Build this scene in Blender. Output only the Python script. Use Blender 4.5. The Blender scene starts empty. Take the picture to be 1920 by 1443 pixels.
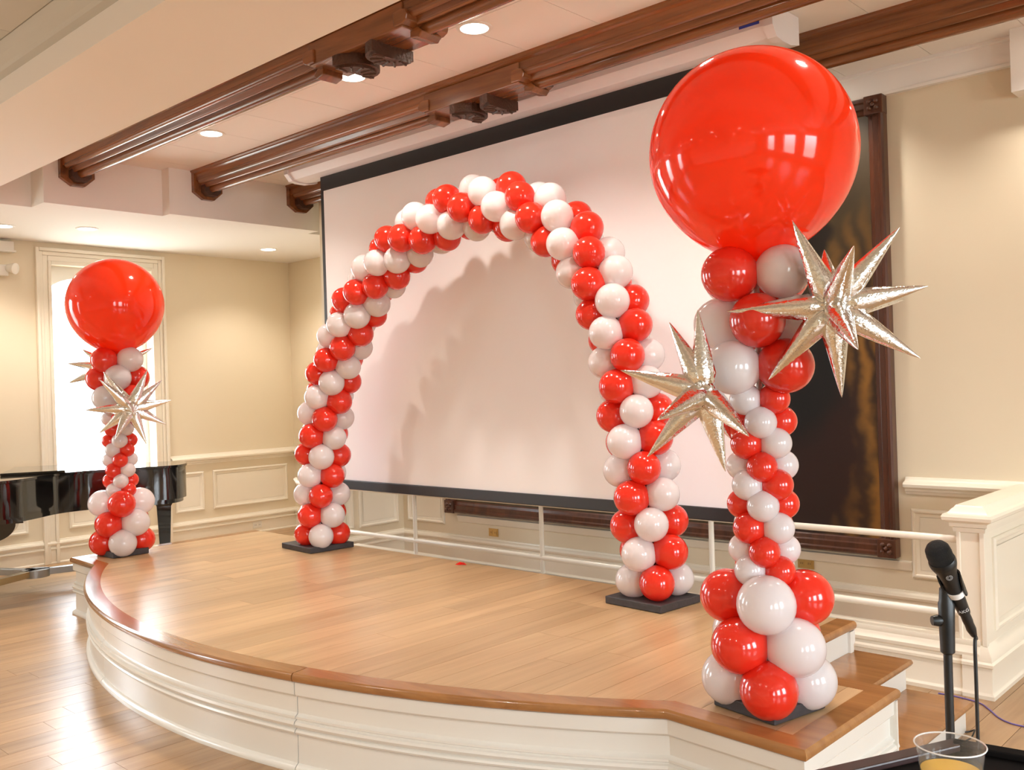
import bpy, bmesh, math, random
from mathutils import Vector, Matrix
from math import sin, cos, pi, radians, sqrt, atan2

scene = bpy.context.scene
COL = scene.collection
random.seed(7)

# ------------------------------------------------------------------ camera
EYE = 1.80
FPX = 1767.0
YAW = radians(43.1)
ROLL = math.atan(0.031)
fwd = Vector((-sin(YAW), cos(YAW), 0)); rgt = Vector((cos(YAW), sin(YAW), 0)); upv = Vector((0, 0, 1))
cam_d = bpy.data.cameras.new('camera'); cam = bpy.data.objects.new('camera', cam_d); COL.objects.link(cam)
cam_d.sensor_fit = 'HORIZONTAL'; cam_d.sensor_width = 36.0; cam_d.lens = FPX / 1920 * 36.0
cam_d.clip_start = 0.05; cam_d.clip_end = 200
ix = rgt * cos(ROLL) - upv * sin(ROLL); iy = rgt * sin(ROLL) + upv * cos(ROLL); iz = -fwd
M = Matrix(((ix.x, iy.x, iz.x, 0), (ix.y, iy.y, iz.y, 0), (ix.z, iy.z, iz.z, EYE), (0, 0, 0, 1)))
cam.matrix_world = M
scene.camera = cam

def ray(px, py):
    u = (px - 960) / FPX; v = (py - 721.5) / FPX
    a = u * cos(ROLL) - v * sin(ROLL); b = u * sin(ROLL) + v * cos(ROLL)
    return fwd + rgt * a - upv * b

# ------------------------------------------------------------------ world, exposure
world = bpy.data.worlds.new('world'); scene.world = world; world.use_nodes = True
bg = world.node_tree.nodes['Background']
bg.inputs[1].default_value = 10.0
_wn, _wl = world.node_tree.nodes, world.node_tree.links          # overcast sky over a paler-lit ground
_tc = _wn.new('ShaderNodeTexCoord'); _sx = _wn.new('ShaderNodeSeparateXYZ'); _rp = _wn.new('ShaderNodeValToRGB')
_wl.new(_tc.outputs['Generated'], _sx.inputs[0]); _mr = _wn.new('ShaderNodeMapRange'); _mr.inputs['From Min'].default_value = -0.15; _mr.inputs['From Max'].default_value = 0.15
_wl.new(_sx.outputs['Z'], _mr.inputs['Value']); _wl.new(_mr.outputs[0], _rp.inputs[0]); _wl.new(_rp.outputs[0], bg.inputs[0])
_rp.color_ramp.elements[0].color = (0.36, 0.38, 0.36, 1); _rp.color_ramp.elements[1].color = (0.80, 0.91, 1.0, 1)
scene.view_settings.view_transform = 'Standard'
scene.view_settings.look = 'None'
scene.view_settings.gamma = 1.0
scene.view_settings.use_curve_mapping = False
scene.view_settings.exposure = 1.18
scene.cycles.use_denoising = True
scene.cycles.adaptive_threshold = 0.05
scene.cycles.max_bounces = 7
scene.cycles.diffuse_bounces = 4
scene.cycles.glossy_bounces = 3
scene.cycles.transmission_bounces = 6
scene.cycles.transparent_max_bounces = 10
scene.cycles.sample_clamp_indirect = 6.0
scene.cycles.caustics_reflective = False
scene.cycles.caustics_refractive = False
CAN_TRAY = 52.0      # watts of each downlight between the beams
CAN_SOFFIT = 44.0
CAN_MAIN = 74.0
CAN_WALL = 46.0
WARM = (1.0, 0.915, 0.82)

# ------------------------------------------------------------------ materials
def new_mat(name):
    m = bpy.data.materials.new(name); m.use_nodes = True
    return m, m.node_tree.nodes, m.node_tree.links, m.node_tree.nodes['Principled BSDF']

def plain(name, col, rough=0.5, metal=0.0, coat=0.0, bump=0.0, bscale=40, var=0.0, spec=0.5):
    m, N, L, P = new_mat(name)
    P.inputs['Base Color'].default_value = (*col, 1); P.inputs['Roughness'].default_value = rough
    P.inputs['Metallic'].default_value = metal; P.inputs['Coat Weight'].default_value = coat
    P.inputs['Coat Roughness'].default_value = 0.05
    P.inputs['Specular IOR Level'].default_value = spec
    tc = N.new('ShaderNodeTexCoord'); nz = N.new('ShaderNodeTexNoise'); nz.inputs['Scale'].default_value = bscale
    nz.inputs['Detail'].default_value = 4
    L.new(tc.outputs['Object'], nz.inputs['Vector'])
    if bump:
        b = N.new('ShaderNodeBump'); b.inputs['Strength'].default_value = bump; b.inputs['Distance'].default_value = 0.01
        L.new(nz.outputs['Fac'], b.inputs['Height']); L.new(b.outputs['Normal'], P.inputs['Normal'])
    if var:
        mx = N.new('ShaderNodeMix'); mx.data_type = 'RGBA'
        mx.inputs['A'].default_value = (*[c * (1 - var) for c in col], 1); mx.inputs['B'].default_value = (*[min(1, c * (1 + var)) for c in col], 1)
        L.new(nz.outputs['Fac'], mx.inputs['Factor']); L.new(mx.outputs['Result'], P.inputs['Base Color'])
    return m

def wood(name, c1, c2, rough=0.3, axis='Y', sc=1.0, coat=0.0, rnd=0.25, knots=True):
    m, N, L, P = new_mat(name)
    tc = N.new('ShaderNodeTexCoord'); oi = N.new('ShaderNodeObjectInfo')
    mp = N.new('ShaderNodeMapping')
    s = {'X': (0.7, 11, 11), 'Y': (11, 0.7, 11), 'Z': (11, 11, 0.7)}[axis]
    mp.inputs['Scale'].default_value = [v * sc for v in s]
    add = N.new('ShaderNodeVectorMath'); add.operation = 'ADD'
    cmb = N.new('ShaderNodeCombineXYZ'); ml = N.new('ShaderNodeMath'); ml.operation = 'MULTIPLY'; ml.inputs[1].default_value = 37.0
    L.new(oi.outputs['Random'], ml.inputs[0])
    for k in range(3): L.new(ml.outputs[0], cmb.inputs[k])
    L.new(tc.outputs['Object'], add.inputs[0]); L.new(cmb.outputs[0], add.inputs[1]); L.new(add.outputs[0], mp.inputs['Vector'])
    nz = N.new('ShaderNodeTexNoise'); nz.inputs['Scale'].default_value = 1.0; nz.inputs['Detail'].default_value = 8; nz.inputs['Roughness'].default_value = 0.62
    nz.inputs['Distortion'].default_value = 0.6
    L.new(mp.outputs[0], nz.inputs['Vector'])
    rp = N.new('ShaderNodeValToRGB'); rp.color_ramp.elements[0].position = 0.3; rp.color_ramp.elements[1].position = 0.72
    rp.color_ramp.elements[0].color = (*c1, 1); rp.color_ramp.elements[1].color = (*c2, 1)
    L.new(nz.outputs['Fac'], rp.inputs[0])
    hs = N.new('ShaderNodeHueSaturation')
    mr = N.new('ShaderNodeMapRange'); mr.inputs['To Min'].default_value = 1 - rnd; mr.inputs['To Max'].default_value = 1 + rnd
    L.new(oi.outputs['Random'], mr.inputs['Value']); L.new(mr.outputs[0], hs.inputs['Value'])
    L.new(rp.outputs[0], hs.inputs['Color'])
    out = hs.outputs[0]
    if knots:
        n2 = N.new('ShaderNodeTexNoise'); n2.inputs['Scale'].default_value = 3.2; n2.inputs['Detail'].default_value = 3
        mp2 = N.new('ShaderNodeMapping'); mp2.inputs['Scale'].default_value = {'X': (0.45, 1.6, 1), 'Y': (1.6, 0.45, 1), 'Z': (1, 1, 1)}[axis]
        L.new(add.outputs[0], mp2.inputs['Vector']); L.new(mp2.outputs[0], n2.inputs['Vector'])
        r2 = N.new('ShaderNodeValToRGB'); r2.color_ramp.elements[0].position = 0.66; r2.color_ramp.elements[1].position = 0.80
        r2.color_ramp.elements[0].color = (0, 0, 0, 1); r2.color_ramp.elements[1].color = (0.7, 0.7, 0.7, 1)
        L.new(n2.outputs['Fac'], r2.inputs[0])
        mx = N.new('ShaderNodeMix'); mx.data_type = 'RGBA'; mx.inputs['B'].default_value = (*[v * 0.55 for v in c1], 1)
        L.new(r2.outputs[0], mx.inputs['Factor']); L.new(out, mx.inputs['A']); out = mx.outputs['Result']
    L.new(out, P.inputs['Base Color'])
    P.inputs['Roughness'].default_value = rough; P.inputs['Coat Weight'].default_value = coat; P.inputs['Coat Roughness'].default_value = 0.08
    b = N.new('ShaderNodeBump'); b.inputs['Strength'].default_value = 0.06; b.inputs['Distance'].default_value = 0.004
    L.new(nz.outputs['Fac'], b.inputs['Height']); L.new(b.outputs['Normal'], P.inputs['Normal'])
    return m

def latex(name, col, tcol, trans=0.3, rough=0.14, tint=None):
    m, N, L, P = new_mat(name)
    P.inputs['Base Color'].default_value = (*col, 1); P.inputs['Roughness'].default_value = rough
    P.inputs['Coat Weight'].default_value = 0.7; P.inputs['Coat Roughness'].default_value = 0.03
    tr = N.new('ShaderNodeBsdfTranslucent'); tr.inputs[0].default_value = (*tcol, 1)
    lw = N.new('ShaderNodeTexNoise'); lw.inputs['Scale'].default_value = 1.2
    mr = N.new('ShaderNodeMapRange'); mr.inputs['To Min'].default_value = trans - 0.03; mr.inputs['To Max'].default_value = trans + 0.03
    L.new(lw.outputs['Fac'], mr.inputs['Value'])
    mx = N.new('ShaderNodeMixShader'); L.new(mr.outputs[0], mx.inputs[0])
    L.new(P.outputs[0], mx.inputs[1]); L.new(tr.outputs[0], mx.inputs[2])
    L.new(mx.outputs[0], N['Material Output'].inputs['Surface'])
    return m

def emit(name, col, s):
    m, N, L, P = new_mat(name)
    P.inputs['Base Color'].default_value = (0.9, 0.9, 0.9, 1)
    P.inputs['Emission Color'].default_value = (*col, 1); P.inputs['Emission Strength'].default_value = s
    return m

def pane_mat(name):
    m, N, L, P = new_mat(name)
    tr = N.new('ShaderNodeBsdfTransparent'); gl = N.new('ShaderNodeBsdfGlossy'); gl.inputs['Roughness'].default_value = 0.02
    lw = N.new('ShaderNodeLayerWeight'); lw.inputs['Blend'].default_value = 0.2; fr = N.new('ShaderNodeMath'); fr.operation = 'MULTIPLY'; fr.inputs[1].default_value = 0.3; L.new(lw.outputs['Facing'], fr.inputs[0])
    mx = N.new('ShaderNodeMixShader'); L.new(fr.outputs[0], mx.inputs[0]); L.new(tr.outputs[0], mx.inputs[1]); L.new(gl.outputs[0], mx.inputs[2])
    L.new(mx.outputs[0], N['Material Output'].inputs['Surface'])
    return m

def cup_mat(name):
    m, N, L, P = new_mat(name)
    tr = N.new('ShaderNodeBsdfTransparent'); tr.inputs[0].default_value = (0.97, 0.97, 0.97, 1)
    gl = N.new('ShaderNodeBsdfGlossy'); gl.inputs['Roughness'].default_value = 0.04
    df = N.new('ShaderNodeBsdfDiffuse'); df.inputs[0].default_value = (0.8, 0.78, 0.75, 1)
    lw = N.new('ShaderNodeLayerWeight'); lw.inputs['Blend'].default_value = 0.25; fr = N.new('ShaderNodeMath'); fr.operation = 'MULTIPLY'; fr.inputs[1].default_value = 0.4; L.new(lw.outputs['Facing'], fr.inputs[0])
    ma = N.new('ShaderNodeMixShader'); L.new(fr.outputs[0], ma.inputs[0]); L.new(tr.outputs[0], ma.inputs[1]); L.new(gl.outputs[0], ma.inputs[2])
    mb = N.new('ShaderNodeMixShader'); mb.inputs[0].default_value = 0.035; L.new(ma.outputs[0], mb.inputs[1]); L.new(df.outputs[0], mb.inputs[2])
    L.new(mb.outputs[0], N['Material Output'].inputs['Surface'])
    return m

def foil_mat(name):
    m, N, L, P = new_mat(name)
    P.inputs['Base Color'].default_value = (0.86, 0.85, 0.83, 1); P.inputs['Metallic'].default_value = 1.0; P.inputs['Roughness'].default_value = 0.07
    tc = N.new('ShaderNodeTexCoord'); nz = N.new('ShaderNodeTexNoise'); nz.inputs['Scale'].default_value = 26; nz.inputs['Detail'].default_value = 3
    L.new(tc.outputs['Object'], nz.inputs['Vector'])
    b = N.new('ShaderNodeBump'); b.inputs['Strength'].default_value = 0.22; b.inputs['Distance'].default_value = 0.012
    L.new(nz.outputs['Fac'], b.inputs['Height']); L.new(b.outputs['Normal'], P.inputs['Normal'])
    return m

def canvas_mat(name):
    # dim oil painting: olive ground, dark sitter, red chair, gold drape (object space, metres)
    m, N, L, P = new_mat(name)
    tc0 = N.new('ShaderNodeTexCoord'); tc = N.new('ShaderNodeVectorMath'); tc.operation = 'ADD'; tc.inputs[1].default_value = (-4.91, 6.70, 0.5)
    L.new(tc0.outputs['Object'], tc.inputs[0])
    nz = N.new('ShaderNodeTexNoise'); nz.inputs['Scale'].default_value = 1.6; nz.inputs['Detail'].default_value = 6
    L.new(tc.outputs[0], nz.inputs['Vector'])
    sb = N.new('ShaderNodeVectorMath'); sb.operation = 'SUBTRACT'; sb.inputs[1].default_value = (0.5, 0.5, 0.5)
    L.new(nz.outputs['Color'], sb.inputs[0])
    sl = N.new('ShaderNodeVectorMath'); sl.operation = 'SCALE'; sl.inputs['Scale'].default_value = 0.45
    L.new(sb.outputs[0], sl.inputs[0])
    pos = N.new('ShaderNodeVectorMath'); pos.operation = 'ADD'; L.new(tc.outputs[0], pos.inputs[0]); L.new(sl.outputs[0], pos.inputs[1])
    def blob(cx, cz, rx, rz, soft, src=pos):
        mp = N.new('ShaderNodeMapping'); mp.vector_type = 'POINT'
        mp.inputs['Location'].default_value = (-cx / rx, 0, -cz / rz); mp.inputs['Scale'].default_value = (1 / rx, 0, 1 / rz)
        L.new(src.outputs[0], mp.inputs['Vector'])
        ln = N.new('ShaderNodeVectorMath'); ln.operation = 'LENGTH'; L.new(mp.outputs[0], ln.inputs[0])
        mr = N.new('ShaderNodeMapRange'); mr.inputs['From Min'].default_value = 1 + soft; mr.inputs['From Max'].default_value = 1 - soft
        L.new(ln.outputs['Value'], mr.inputs['Value']); return mr.outputs[0]
    def mix(fac, a, b):
        mx = N.new('ShaderNodeMix'); mx.data_type = 'RGBA'; L.new(fac, mx.inputs['Factor'])
        for k, v in (('A', a), ('B', b)):
            if isinstance(v, tuple): mx.inputs[k].default_value = (*v, 1)
            else: L.new(v, mx.inputs[k])
        return mx.outputs['Result']
    wv = N.new('ShaderNodeTexWave'); wv.inputs['Scale'].default_value = 2.0; wv.inputs['Distortion'].default_value = 9; wv.inputs['Detail'].default_value = 4
    L.new(tc.outputs[0], wv.inputs['Vector'])
    gold = mix(wv.outputs['Fac'], (0.04, 0.016, 0.004), (0.26, 0.115, 0.018))
    ground = mix(nz.outputs['Fac'], (0.012, 0.008, 0.004), (0.10, 0.06, 0.02))
    c = ground
    c = mix(blob(-2.78, 1.45, 0.40, 1.25, 0.3), c, gold)
    c = mix(blob(-3.35, 1.25, 0.55, 0.75, 0.15), c, (0.022, 0.006, 0.004))
    c = mix(blob(-3.45, 1.95, 0.52, 0.62, 0.15), c, (0.004, 0.003, 0.003))
    c = mix(blob(-3.18, 2.72, 0.16, 0.22, 0.15, pos), c, (0.012, 0.007, 0.004))
    c = mix(blob(-3.22, 2.66, 0.09, 0.13, 0.3, pos), c, (0.06, 0.026, 0.012))
    c = mix(blob(-5.4, 2.2, 1.2, 1.1, 0.5), c, (0.03, 0.02, 0.012))
    L.new(c, P.inputs['Base Color']); P.inputs['Roughness'].default_value = 0.45
    return m

MAT = dict(
    wall=plain('cream wall paint', (0.78, 0.68, 0.51), 0.75, bump=0.02, bscale=60),
    trim=plain('cream gloss trim', (0.86, 0.79, 0.66), 0.28),
    stage_white=plain('white gloss apron', (0.77, 0.74, 0.675), 0.22),
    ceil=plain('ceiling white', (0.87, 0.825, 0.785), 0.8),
    ceil_main=plain('main ceiling shaded white', (0.56, 0.55, 0.51), 0.8),  # white ceiling; its weaker light is put into the grey base colour
    floor=wood('oak floor', (0.33, 0.187, 0.088), (0.52, 0.327, 0.168), 0.3, 'Y', rnd=0.16),
    deck=wood('oak deck', (0.43, 0.265, 0.13), (0.60, 0.405, 0.22), 0.28, 'Y', rnd=0.12),
    tread=wood('dark oak nosing', (0.25, 0.105, 0.035), (0.40, 0.185, 0.062), 0.2, 'X', rnd=0.08, coat=0.3, knots=False),
    beam=wood('chestnut beam', (0.11, 0.035, 0.010), (0.34, 0.122, 0.038), 0.26, 'X', sc=0.8, rnd=0.05, coat=0.35, knots=False),
    carve=plain('carved brown', (0.075, 0.03, 0.015), 0.45, bump=0.6, bscale=60, var=0.3),
    frame=wood('mahogany frame', (0.045, 0.013, 0.006), (0.13, 0.04, 0.016), 0.3, 'Z', rnd=0.03, coat=0.3, knots=False),
    canvas=canvas_mat('oil painting'),
    red=latex('red latex', (0.90, 0.036, 0.016), (1.0, 0.07, 0.025), 0.22, 0.15),
    red_big=latex('stretched red latex', (0.94, 0.06, 0.014), (1.0, 0.13, 0.016), 0.42, 0.10),
    white=latex('white latex', (0.93, 0.90, 0.90), (0.98, 0.94, 0.94), 0.36, 0.17),
    foil=foil_mat('silver foil'),
    base=plain('charcoal base', (0.045, 0.038, 0.04), 0.5, bump=0.3, bscale=25, var=0.35),
    screen=plain('matt screen', (0.93, 0.91, 0.92), 0.9),
    black=plain('matt black border', (0.022, 0.020, 0.020), 0.45),
    housing=plain('white housing', (0.84, 0.80, 0.82), 0.4),
    tape=plain('blue tape', (0.04, 0.07, 0.5), 0.6),
    rail=plain('white rail paint', (0.88, 0.82, 0.71), 0.22),
    brass=plain('brass', (0.62, 0.42, 0.16), 0.3, metal=0.7),
    plastic=plain('white plastic', (0.82, 0.78, 0.70), 0.4),
    dark=plain('dark slot', (0.02, 0.02, 0.02), 0.6),
    piano=plain('black lacquer', (0.006, 0.006, 0.006), 0.08, coat=0.6),
    steel=plain('grey steel', (0.35, 0.34, 0.32), 0.4, metal=0.8),
    gold=plain('dull gold arm', (0.42, 0.30, 0.14), 0.4, metal=0.4),
    micblack=plain('mic black', (0.012, 0.012, 0.012), 0.38),
    mesh=plain('mic grille', (0.02, 0.02, 0.02), 0.5, metal=0.5, bump=0.9, bscale=900),
    band=plain('white mic band', (0.82, 0.78, 0.75), 0.5),
    silverprint=plain('silver print', (0.6, 0.6, 0.6), 0.4),
    cable=plain('black cable', (0.015, 0.015, 0.015), 0.45),
    purple=plain('violet cable', (0.14, 0.10, 0.35), 0.5),
    table=plain('black table', (0.006, 0.005, 0.005), 0.7, spec=0.08),
    tableedge=plain('dark brown table edge', (0.045, 0.022, 0.02), 0.35),
    cup=cup_mat('clear plastic'),
    juice=plain('orange juice', (1.0, 0.60, 0.07), 0.3),
    lamp=emit('lamp lens', (1.0, 0.90, 0.76), 14.0),
    lamptrim=plain('lamp trim', (0.85, 0.82, 0.78), 0.5),
    pane=pane_mat('window pane'),
    sash=plain('white sash', (0.86, 0.84, 0.80), 0.4),
    shade=plain('pale blind', (0.86, 0.83, 0.78), 0.8),
    scrap=latex('red scrap', (0.86, 0.02, 0.012), (1, 0.06, 0.02), 0.3),
)

# ------------------------------------------------------------------ helpers
ORG = {}
def tag(o, label=None, cat=None, group=None, kind=None):
    if label: o['label'] = label
    if cat: o['category'] = cat
    if group: o['group'] = group
    if kind: o['kind'] = kind
    return o

def thing(name, loc, label, cat, group=None):
    o = bpy.data.objects.new(name, None); COL.objects.link(o); o.location = loc
    o.empty_display_size = 0.1
    ORG[o.name] = Vector(loc)
    return tag(o, label, cat, group)

def link(name, me, parent=None):
    o = bpy.data.objects.new(name, me); COL.objects.link(o)
    if parent is not None:
        o.parent = parent; ORG[o.name] = ORG[parent.name]
    else:
        ORG[o.name] = Vector((0, 0, 0))
    return o

class MB:
    def __init__(s): s.v = []; s.f = []
    def add(s, vs, fs):
        n = len(s.v); s.v += [Vector(v) for v in vs]; s.f += [[i + n for i in f] for f in fs]; return s
    def box(s, x0, x1, y0, y1, z0, z1):
        return s.add([(x0, y0, z0), (x1, y0, z0), (x1, y1, z0), (x0, y1, z0), (x0, y0, z1), (x1, y0, z1), (x1, y1, z1), (x0, y1, z1)],
                     [(0, 3, 2, 1), (4, 5, 6, 7), (0, 1, 5, 4), (1, 2, 6, 5), (2, 3, 7, 6), (3, 0, 4, 7)])
    def prism(s, poly, z0, z1):
        n = len(poly)
        vs = [(x, y, z0) for x, y in poly] + [(x, y, z1) for x, y in poly]
        return s.add(vs, [list(range(n))[::-1], [n + i for i in range(n)]] + [(i, (i + 1) % n, n + (i + 1) % n, n + i) for i in range(n)])
    def prism_axis(s, poly, a0, a1, axis):
        # poly in the two other axes, extruded along axis
        n = len(poly)
        def P(p, a): return {'X': (a, p[0], p[1]), 'Y': (p[0], a, p[1]), 'Z': (p[0], p[1], a)}[axis]
        vs = [P(p, a0) for p in poly] + [P(p, a1) for p in poly]
        return s.add(vs, [list(range(n)), [n + i for i in range(n)][::-1]] + [(i, n + i, n + (i + 1) % n, (i + 1) % n) for i in range(n)])
    def sweep(s, path, prof, closed=False, flip=False):
        # path: XY polyline; prof: (outward offset, z) list; outward = right side of travel
        n = len(path); rings = []
        for i in range(n):
            p = Vector(path[i])
            if closed: a = Vector(path[i - 1]); b = Vector(path[(i + 1) % n])
            else: a = Vector(path[max(i - 1, 0)]); b = Vector(path[min(i + 1, n - 1)])
            d1 = (p - a).normalized() if (p - a).length > 1e-9 else (b - p).normalized()
            d2 = (b - p).normalized() if (b - p).length > 1e-9 else d1
            n1 = Vector((d1.y, -d1.x)); n2 = Vector((d2.y, -d2.x))
            m = (n1 + n2); m = m / max(0.3, m.length_squared / 2) if m.length > 1e-6 else n1
            rings.append([(p.x + m.x * o, p.y + m.y * o, z) for o, z in prof])
        k = len(prof); vs = [v for r in rings for v in r]; fs = []
        for i in range(n if closed else n - 1):
            j = (i + 1) % n
            for q in range(k):
                q2 = (q + 1) % k
                fs.append((i * k + q, i * k + q2, j * k + q2, j * k + q))
        if not closed: fs += [list(range(k))[::-1], [(n - 1) * k + q for q in range(k)]]
        return s.add(vs, fs)
    def tube(s, pts, r, n=10, caps=True):
        pts = [Vector(p) for p in pts]; rs = r if isinstance(r, (list, tuple)) else [r] * len(pts)
        rings = []; up0 = None
        for i, p in enumerate(pts):
            d = (pts[min(i + 1, len(pts) - 1)] - pts[max(i - 1, 0)]).normalized()
            if up0 is None:
                up0 = Vector((0, 0, 1)) if abs(d.z) < 0.9 else Vector((1, 0, 0))
            a = d.cross(up0).normalized(); b = a.cross(d).normalized(); up0 = b
            rings.append([p + (a * cos(2 * pi * k / n) + b * sin(2 * pi * k / n)) * rs[i] for k in range(n)])
        vs = [v for q in rings for v in q]; fs = []
        for i in range(len(pts) - 1):
            for k in range(n):
                k2 = (k + 1) % n; fs.append((i * n + k, i * n + k2, (i + 1) * n + k2, (i + 1) * n + k))
        if caps: fs += [list(range(n))[::-1], [(len(pts) - 1) * n + k for k in range(n)]]
        return s.add(vs, fs)
    def lathe(s, prof, n=24, mat=None):
        # prof: (r,z); axis Z
        vs = []; fs = []; idx = []
        for r, z in prof:
            if r < 1e-6: idx.append([len(vs)]); vs.append(Vector((0, 0, z)))
            else:
                idx.append(list(range(len(vs), len(vs) + n)))
                vs += [Vector((r * cos(2 * pi * k / n), r * sin(2 * pi * k / n), z)) for k in range(n)]
        for a, b in zip(idx[:-1], idx[1:]):
            for k in range(n):
                k2 = (k + 1) % n
                if len(a) == 1 and len(b) == 1: continue
                if len(a) == 1: fs.append((a[0], b[k2], b[k]))
                elif len(b) == 1: fs.append((a[k], a[k2], b[0]))
                else: fs.append((a[k], a[k2], b[k2], b[k]))
        if mat is not None: vs = [mat @ v for v in vs]
        return s.add(vs, fs)
    def xf(s, mat):
        s.v = [mat @ v for v in s.v]; return s
    def mesh(s, name, mat, smooth=None, off=Vector((0, 0, 0)), fix=True):
        me = bpy.data.meshes.new(name)
        me.from_pydata([v - off for v in s.v], [], s.f)
        if fix:
            bm = bmesh.new(); bm.from_mesh(me); bmesh.ops.recalc_face_normals(bm, faces=bm.faces); bm.to_mesh(me); bm.free()
        if smooth is not None:
            me.shade_smooth()
            if smooth < 170: me.set_sharp_from_angle(angle=radians(smooth))
        if mat: me.materials.append(mat)
        me.update(); return me
    def build(s, name, mat, parent=None, smooth=None, bevel=0.0):
        off = ORG[parent.name] if parent is not None else Vector((0, 0, 0))
        o = link(name, s.mesh(name, MAT[mat] if isinstance(mat, str) else mat, smooth, off), parent)
        if bevel:
            b = o.modifiers.new('bevel', 'BEVEL'); b.width = bevel; b.segments = 2; b.limit_method = 'ANGLE'; b.angle_limit = radians(40)
        return o

def struct(o, label=None): o['kind'] = 'structure'; return tag(o, label)

# ------------------------------------------------------------------ room dimensions (metres)
XW1 = -10.77   # window wall
YW4 = 6.74     # wall behind the stage
YW2 = 7.20     # recess wall beside the stage
XW3 = -8.0     # side of the recess
XR = 5.0       # wall to the right of the camera
YB = -6.0      # wall behind the camera
ZS = 3.52      # soffits
ZT = 3.96      # tray ceiling
ZM = 3.74      # main ceiling
S = 0.47       # stage height

# floor: boards run away from the camera, along Y
floor = struct(MB().box(XW1 - 0.3, XR + 0.3, YB - 0.3, YW2 + 0.3, -0.20, -0.015).build('floor', 'floor'), 'light oak boarded floor')
rest = MB()
def vis(x, y0, y1):
    if -10.8 < x < -3.3 and y1 > 0.6 and y0 < 3.6: return True
    if -10.8 < x < -8.1 and y1 > 3.0: return True
    if -1.8 < x < -0.5 and y1 > 2.3 and y0 < 5.8: return True
    return False
pw = 0.18; x = XW1; ci = 0
while x < XR:
    rr = random.Random(ci * 13 + 5); y = YB - rr.random() * 1.8
    while y < YW2:
        ln = 1.7 + rr.random() * 0.9; y0 = max(y, YB); y1 = min(y + ln, YW2); y += ln
        if y1 - y0 < 0.02: continue
        if vis(x + pw / 2, y0, y1):
            MB().box(x + 0.0012, x + pw - 0.0012, y0 + 0.001, y1 - 0.001, -0.015, 0.0).build('plank', 'floor', floor)
        else: rest.box(x + 0.0012, x + pw - 0.0012, y0 + 0.001, y1 - 0.001, -0.015, 0.0)
    x += pw; ci += 1
tag(rest.build('floorboards', 'floor', floor), kind='stuff')

# walls --------------------------------------------------------------
def wall_x(name, x0, x1, ya, yb, za, zb, holes, label):
    # wall lying along Y with rectangular openings (y0,y1,z0,z1)
    m = MB(); ys = ya
    for (h0, h1, g0, g1) in sorted(holes):
        m.box(x0, x1, ys, h0, za, zb); m.box(x0, x1, h0, h1, za, g0); m.box(x0, x1, h0, h1, g1, zb); ys = h1
    m.box(x0, x1, ys, yb, za, zb)
    return struct(m.build(name, 'wall'), label)

WIN_L = [(4.13, 5.27, 0.75, 3.28), (0.5, 1.64, 0.75, 3.28), (-3.4, -2.2, 0.75, 3.28)]
WIN_R = [(-3.6, -2.1, 0.75, 3.25), (-0.4, 1.3, 0.75, 3.25), (2.6, 4.3, 0.75, 3.25)]
wall_left = wall_x('wall_left', XW1 - 0.28, XW1, YB, YW2 + 0.25, 0, ZS + 0.5, WIN_L, 'cream wall with tall window')
wall_right = wall_x('wall_right', XR, XR + 0.28, YB, YW2 + 0.25, 0, ZS + 0.6, WIN_R, 'cream wall with windows')
wall_front = struct(MB().box(XW1 - 0.28, XR + 0.28, YB - 0.25, YB, 0, ZS + 0.6).build('wall_front', 'wall'), 'cream wall facing the stage')
wall_back = struct(MB().box(XW3, XR, YW4, YW4 + 0.3, 0, ZT + 0.2).build('wall_back', 'wall'), 'cream wall behind the stage')
wall_stub = struct(MB().box(XW3 - 0.2, XW3, 5.88, YW2, 0, ZT + 0.2).build('wall_recess_side', 'wall'), 'cream return wall beside the recess')
wall_recess = struct(MB().box(XW1, XW3 - 0.2, YW2, YW2 + 0.25, 0, ZS + 0.5).build('wall_recess', 'wall'), 'cream recess wall')

# ceilings -----------------------------------------------------------
soff = [(XW1, YB), (-8.85, YB), (-8.85, 3.25), (-8.57, 3.25), (-8.57, 4.34), (-8.43, 4.34), (-8.43, 6.03), (-8.62, 6.03), (-8.62, YW2), (XW1, YW2)]
ceil_side = struct(MB().prism(soff, ZS, ZT + 0.12).build('ceiling_side', 'ceil'), 'low cream ceiling along the window wall')
ceil_front = struct(MB().box(-8.85, XR, 2.0, 2.75, ZS, ZT + 0.12).build('ceiling_bulkhead', 'ceil'), 'white bulkhead in front of the beams')
ceiling = struct(MB().box(-8.85, XR, 2.7, YW2, ZT + 0.012, ZT + 0.12).build('ceiling', 'ceil'), 'white panelled tray ceiling')
xx = -8.85
while xx < 1.2:
    for (a, b) in ((2.75, 3.95), (3.95, 5.15), (5.15, 6.0), (6.0, 6.74)):
        MB().box(xx + 0.002, xx + 0.598, a + 0.002, b - 0.002, ZT, ZT + 0.012).build('panel', 'ceil', ceiling)
    xx += 0.6
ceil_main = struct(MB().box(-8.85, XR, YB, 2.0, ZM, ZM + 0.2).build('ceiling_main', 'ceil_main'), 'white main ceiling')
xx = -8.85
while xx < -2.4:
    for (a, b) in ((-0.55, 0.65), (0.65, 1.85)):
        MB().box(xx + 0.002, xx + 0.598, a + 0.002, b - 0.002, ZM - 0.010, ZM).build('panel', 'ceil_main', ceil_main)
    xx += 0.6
struct(MB().prism_axis([(2.0, 3.655), (1.955, 3.66), (1.94, 3.675), (1.90, 3.70), (1.86, 3.735), (1.86, 3.75), (2.0, 3.75)], -8.85, XR, 'X').build('trim_1', 'ceil_main'), 'cornice of the main ceiling')
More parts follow.
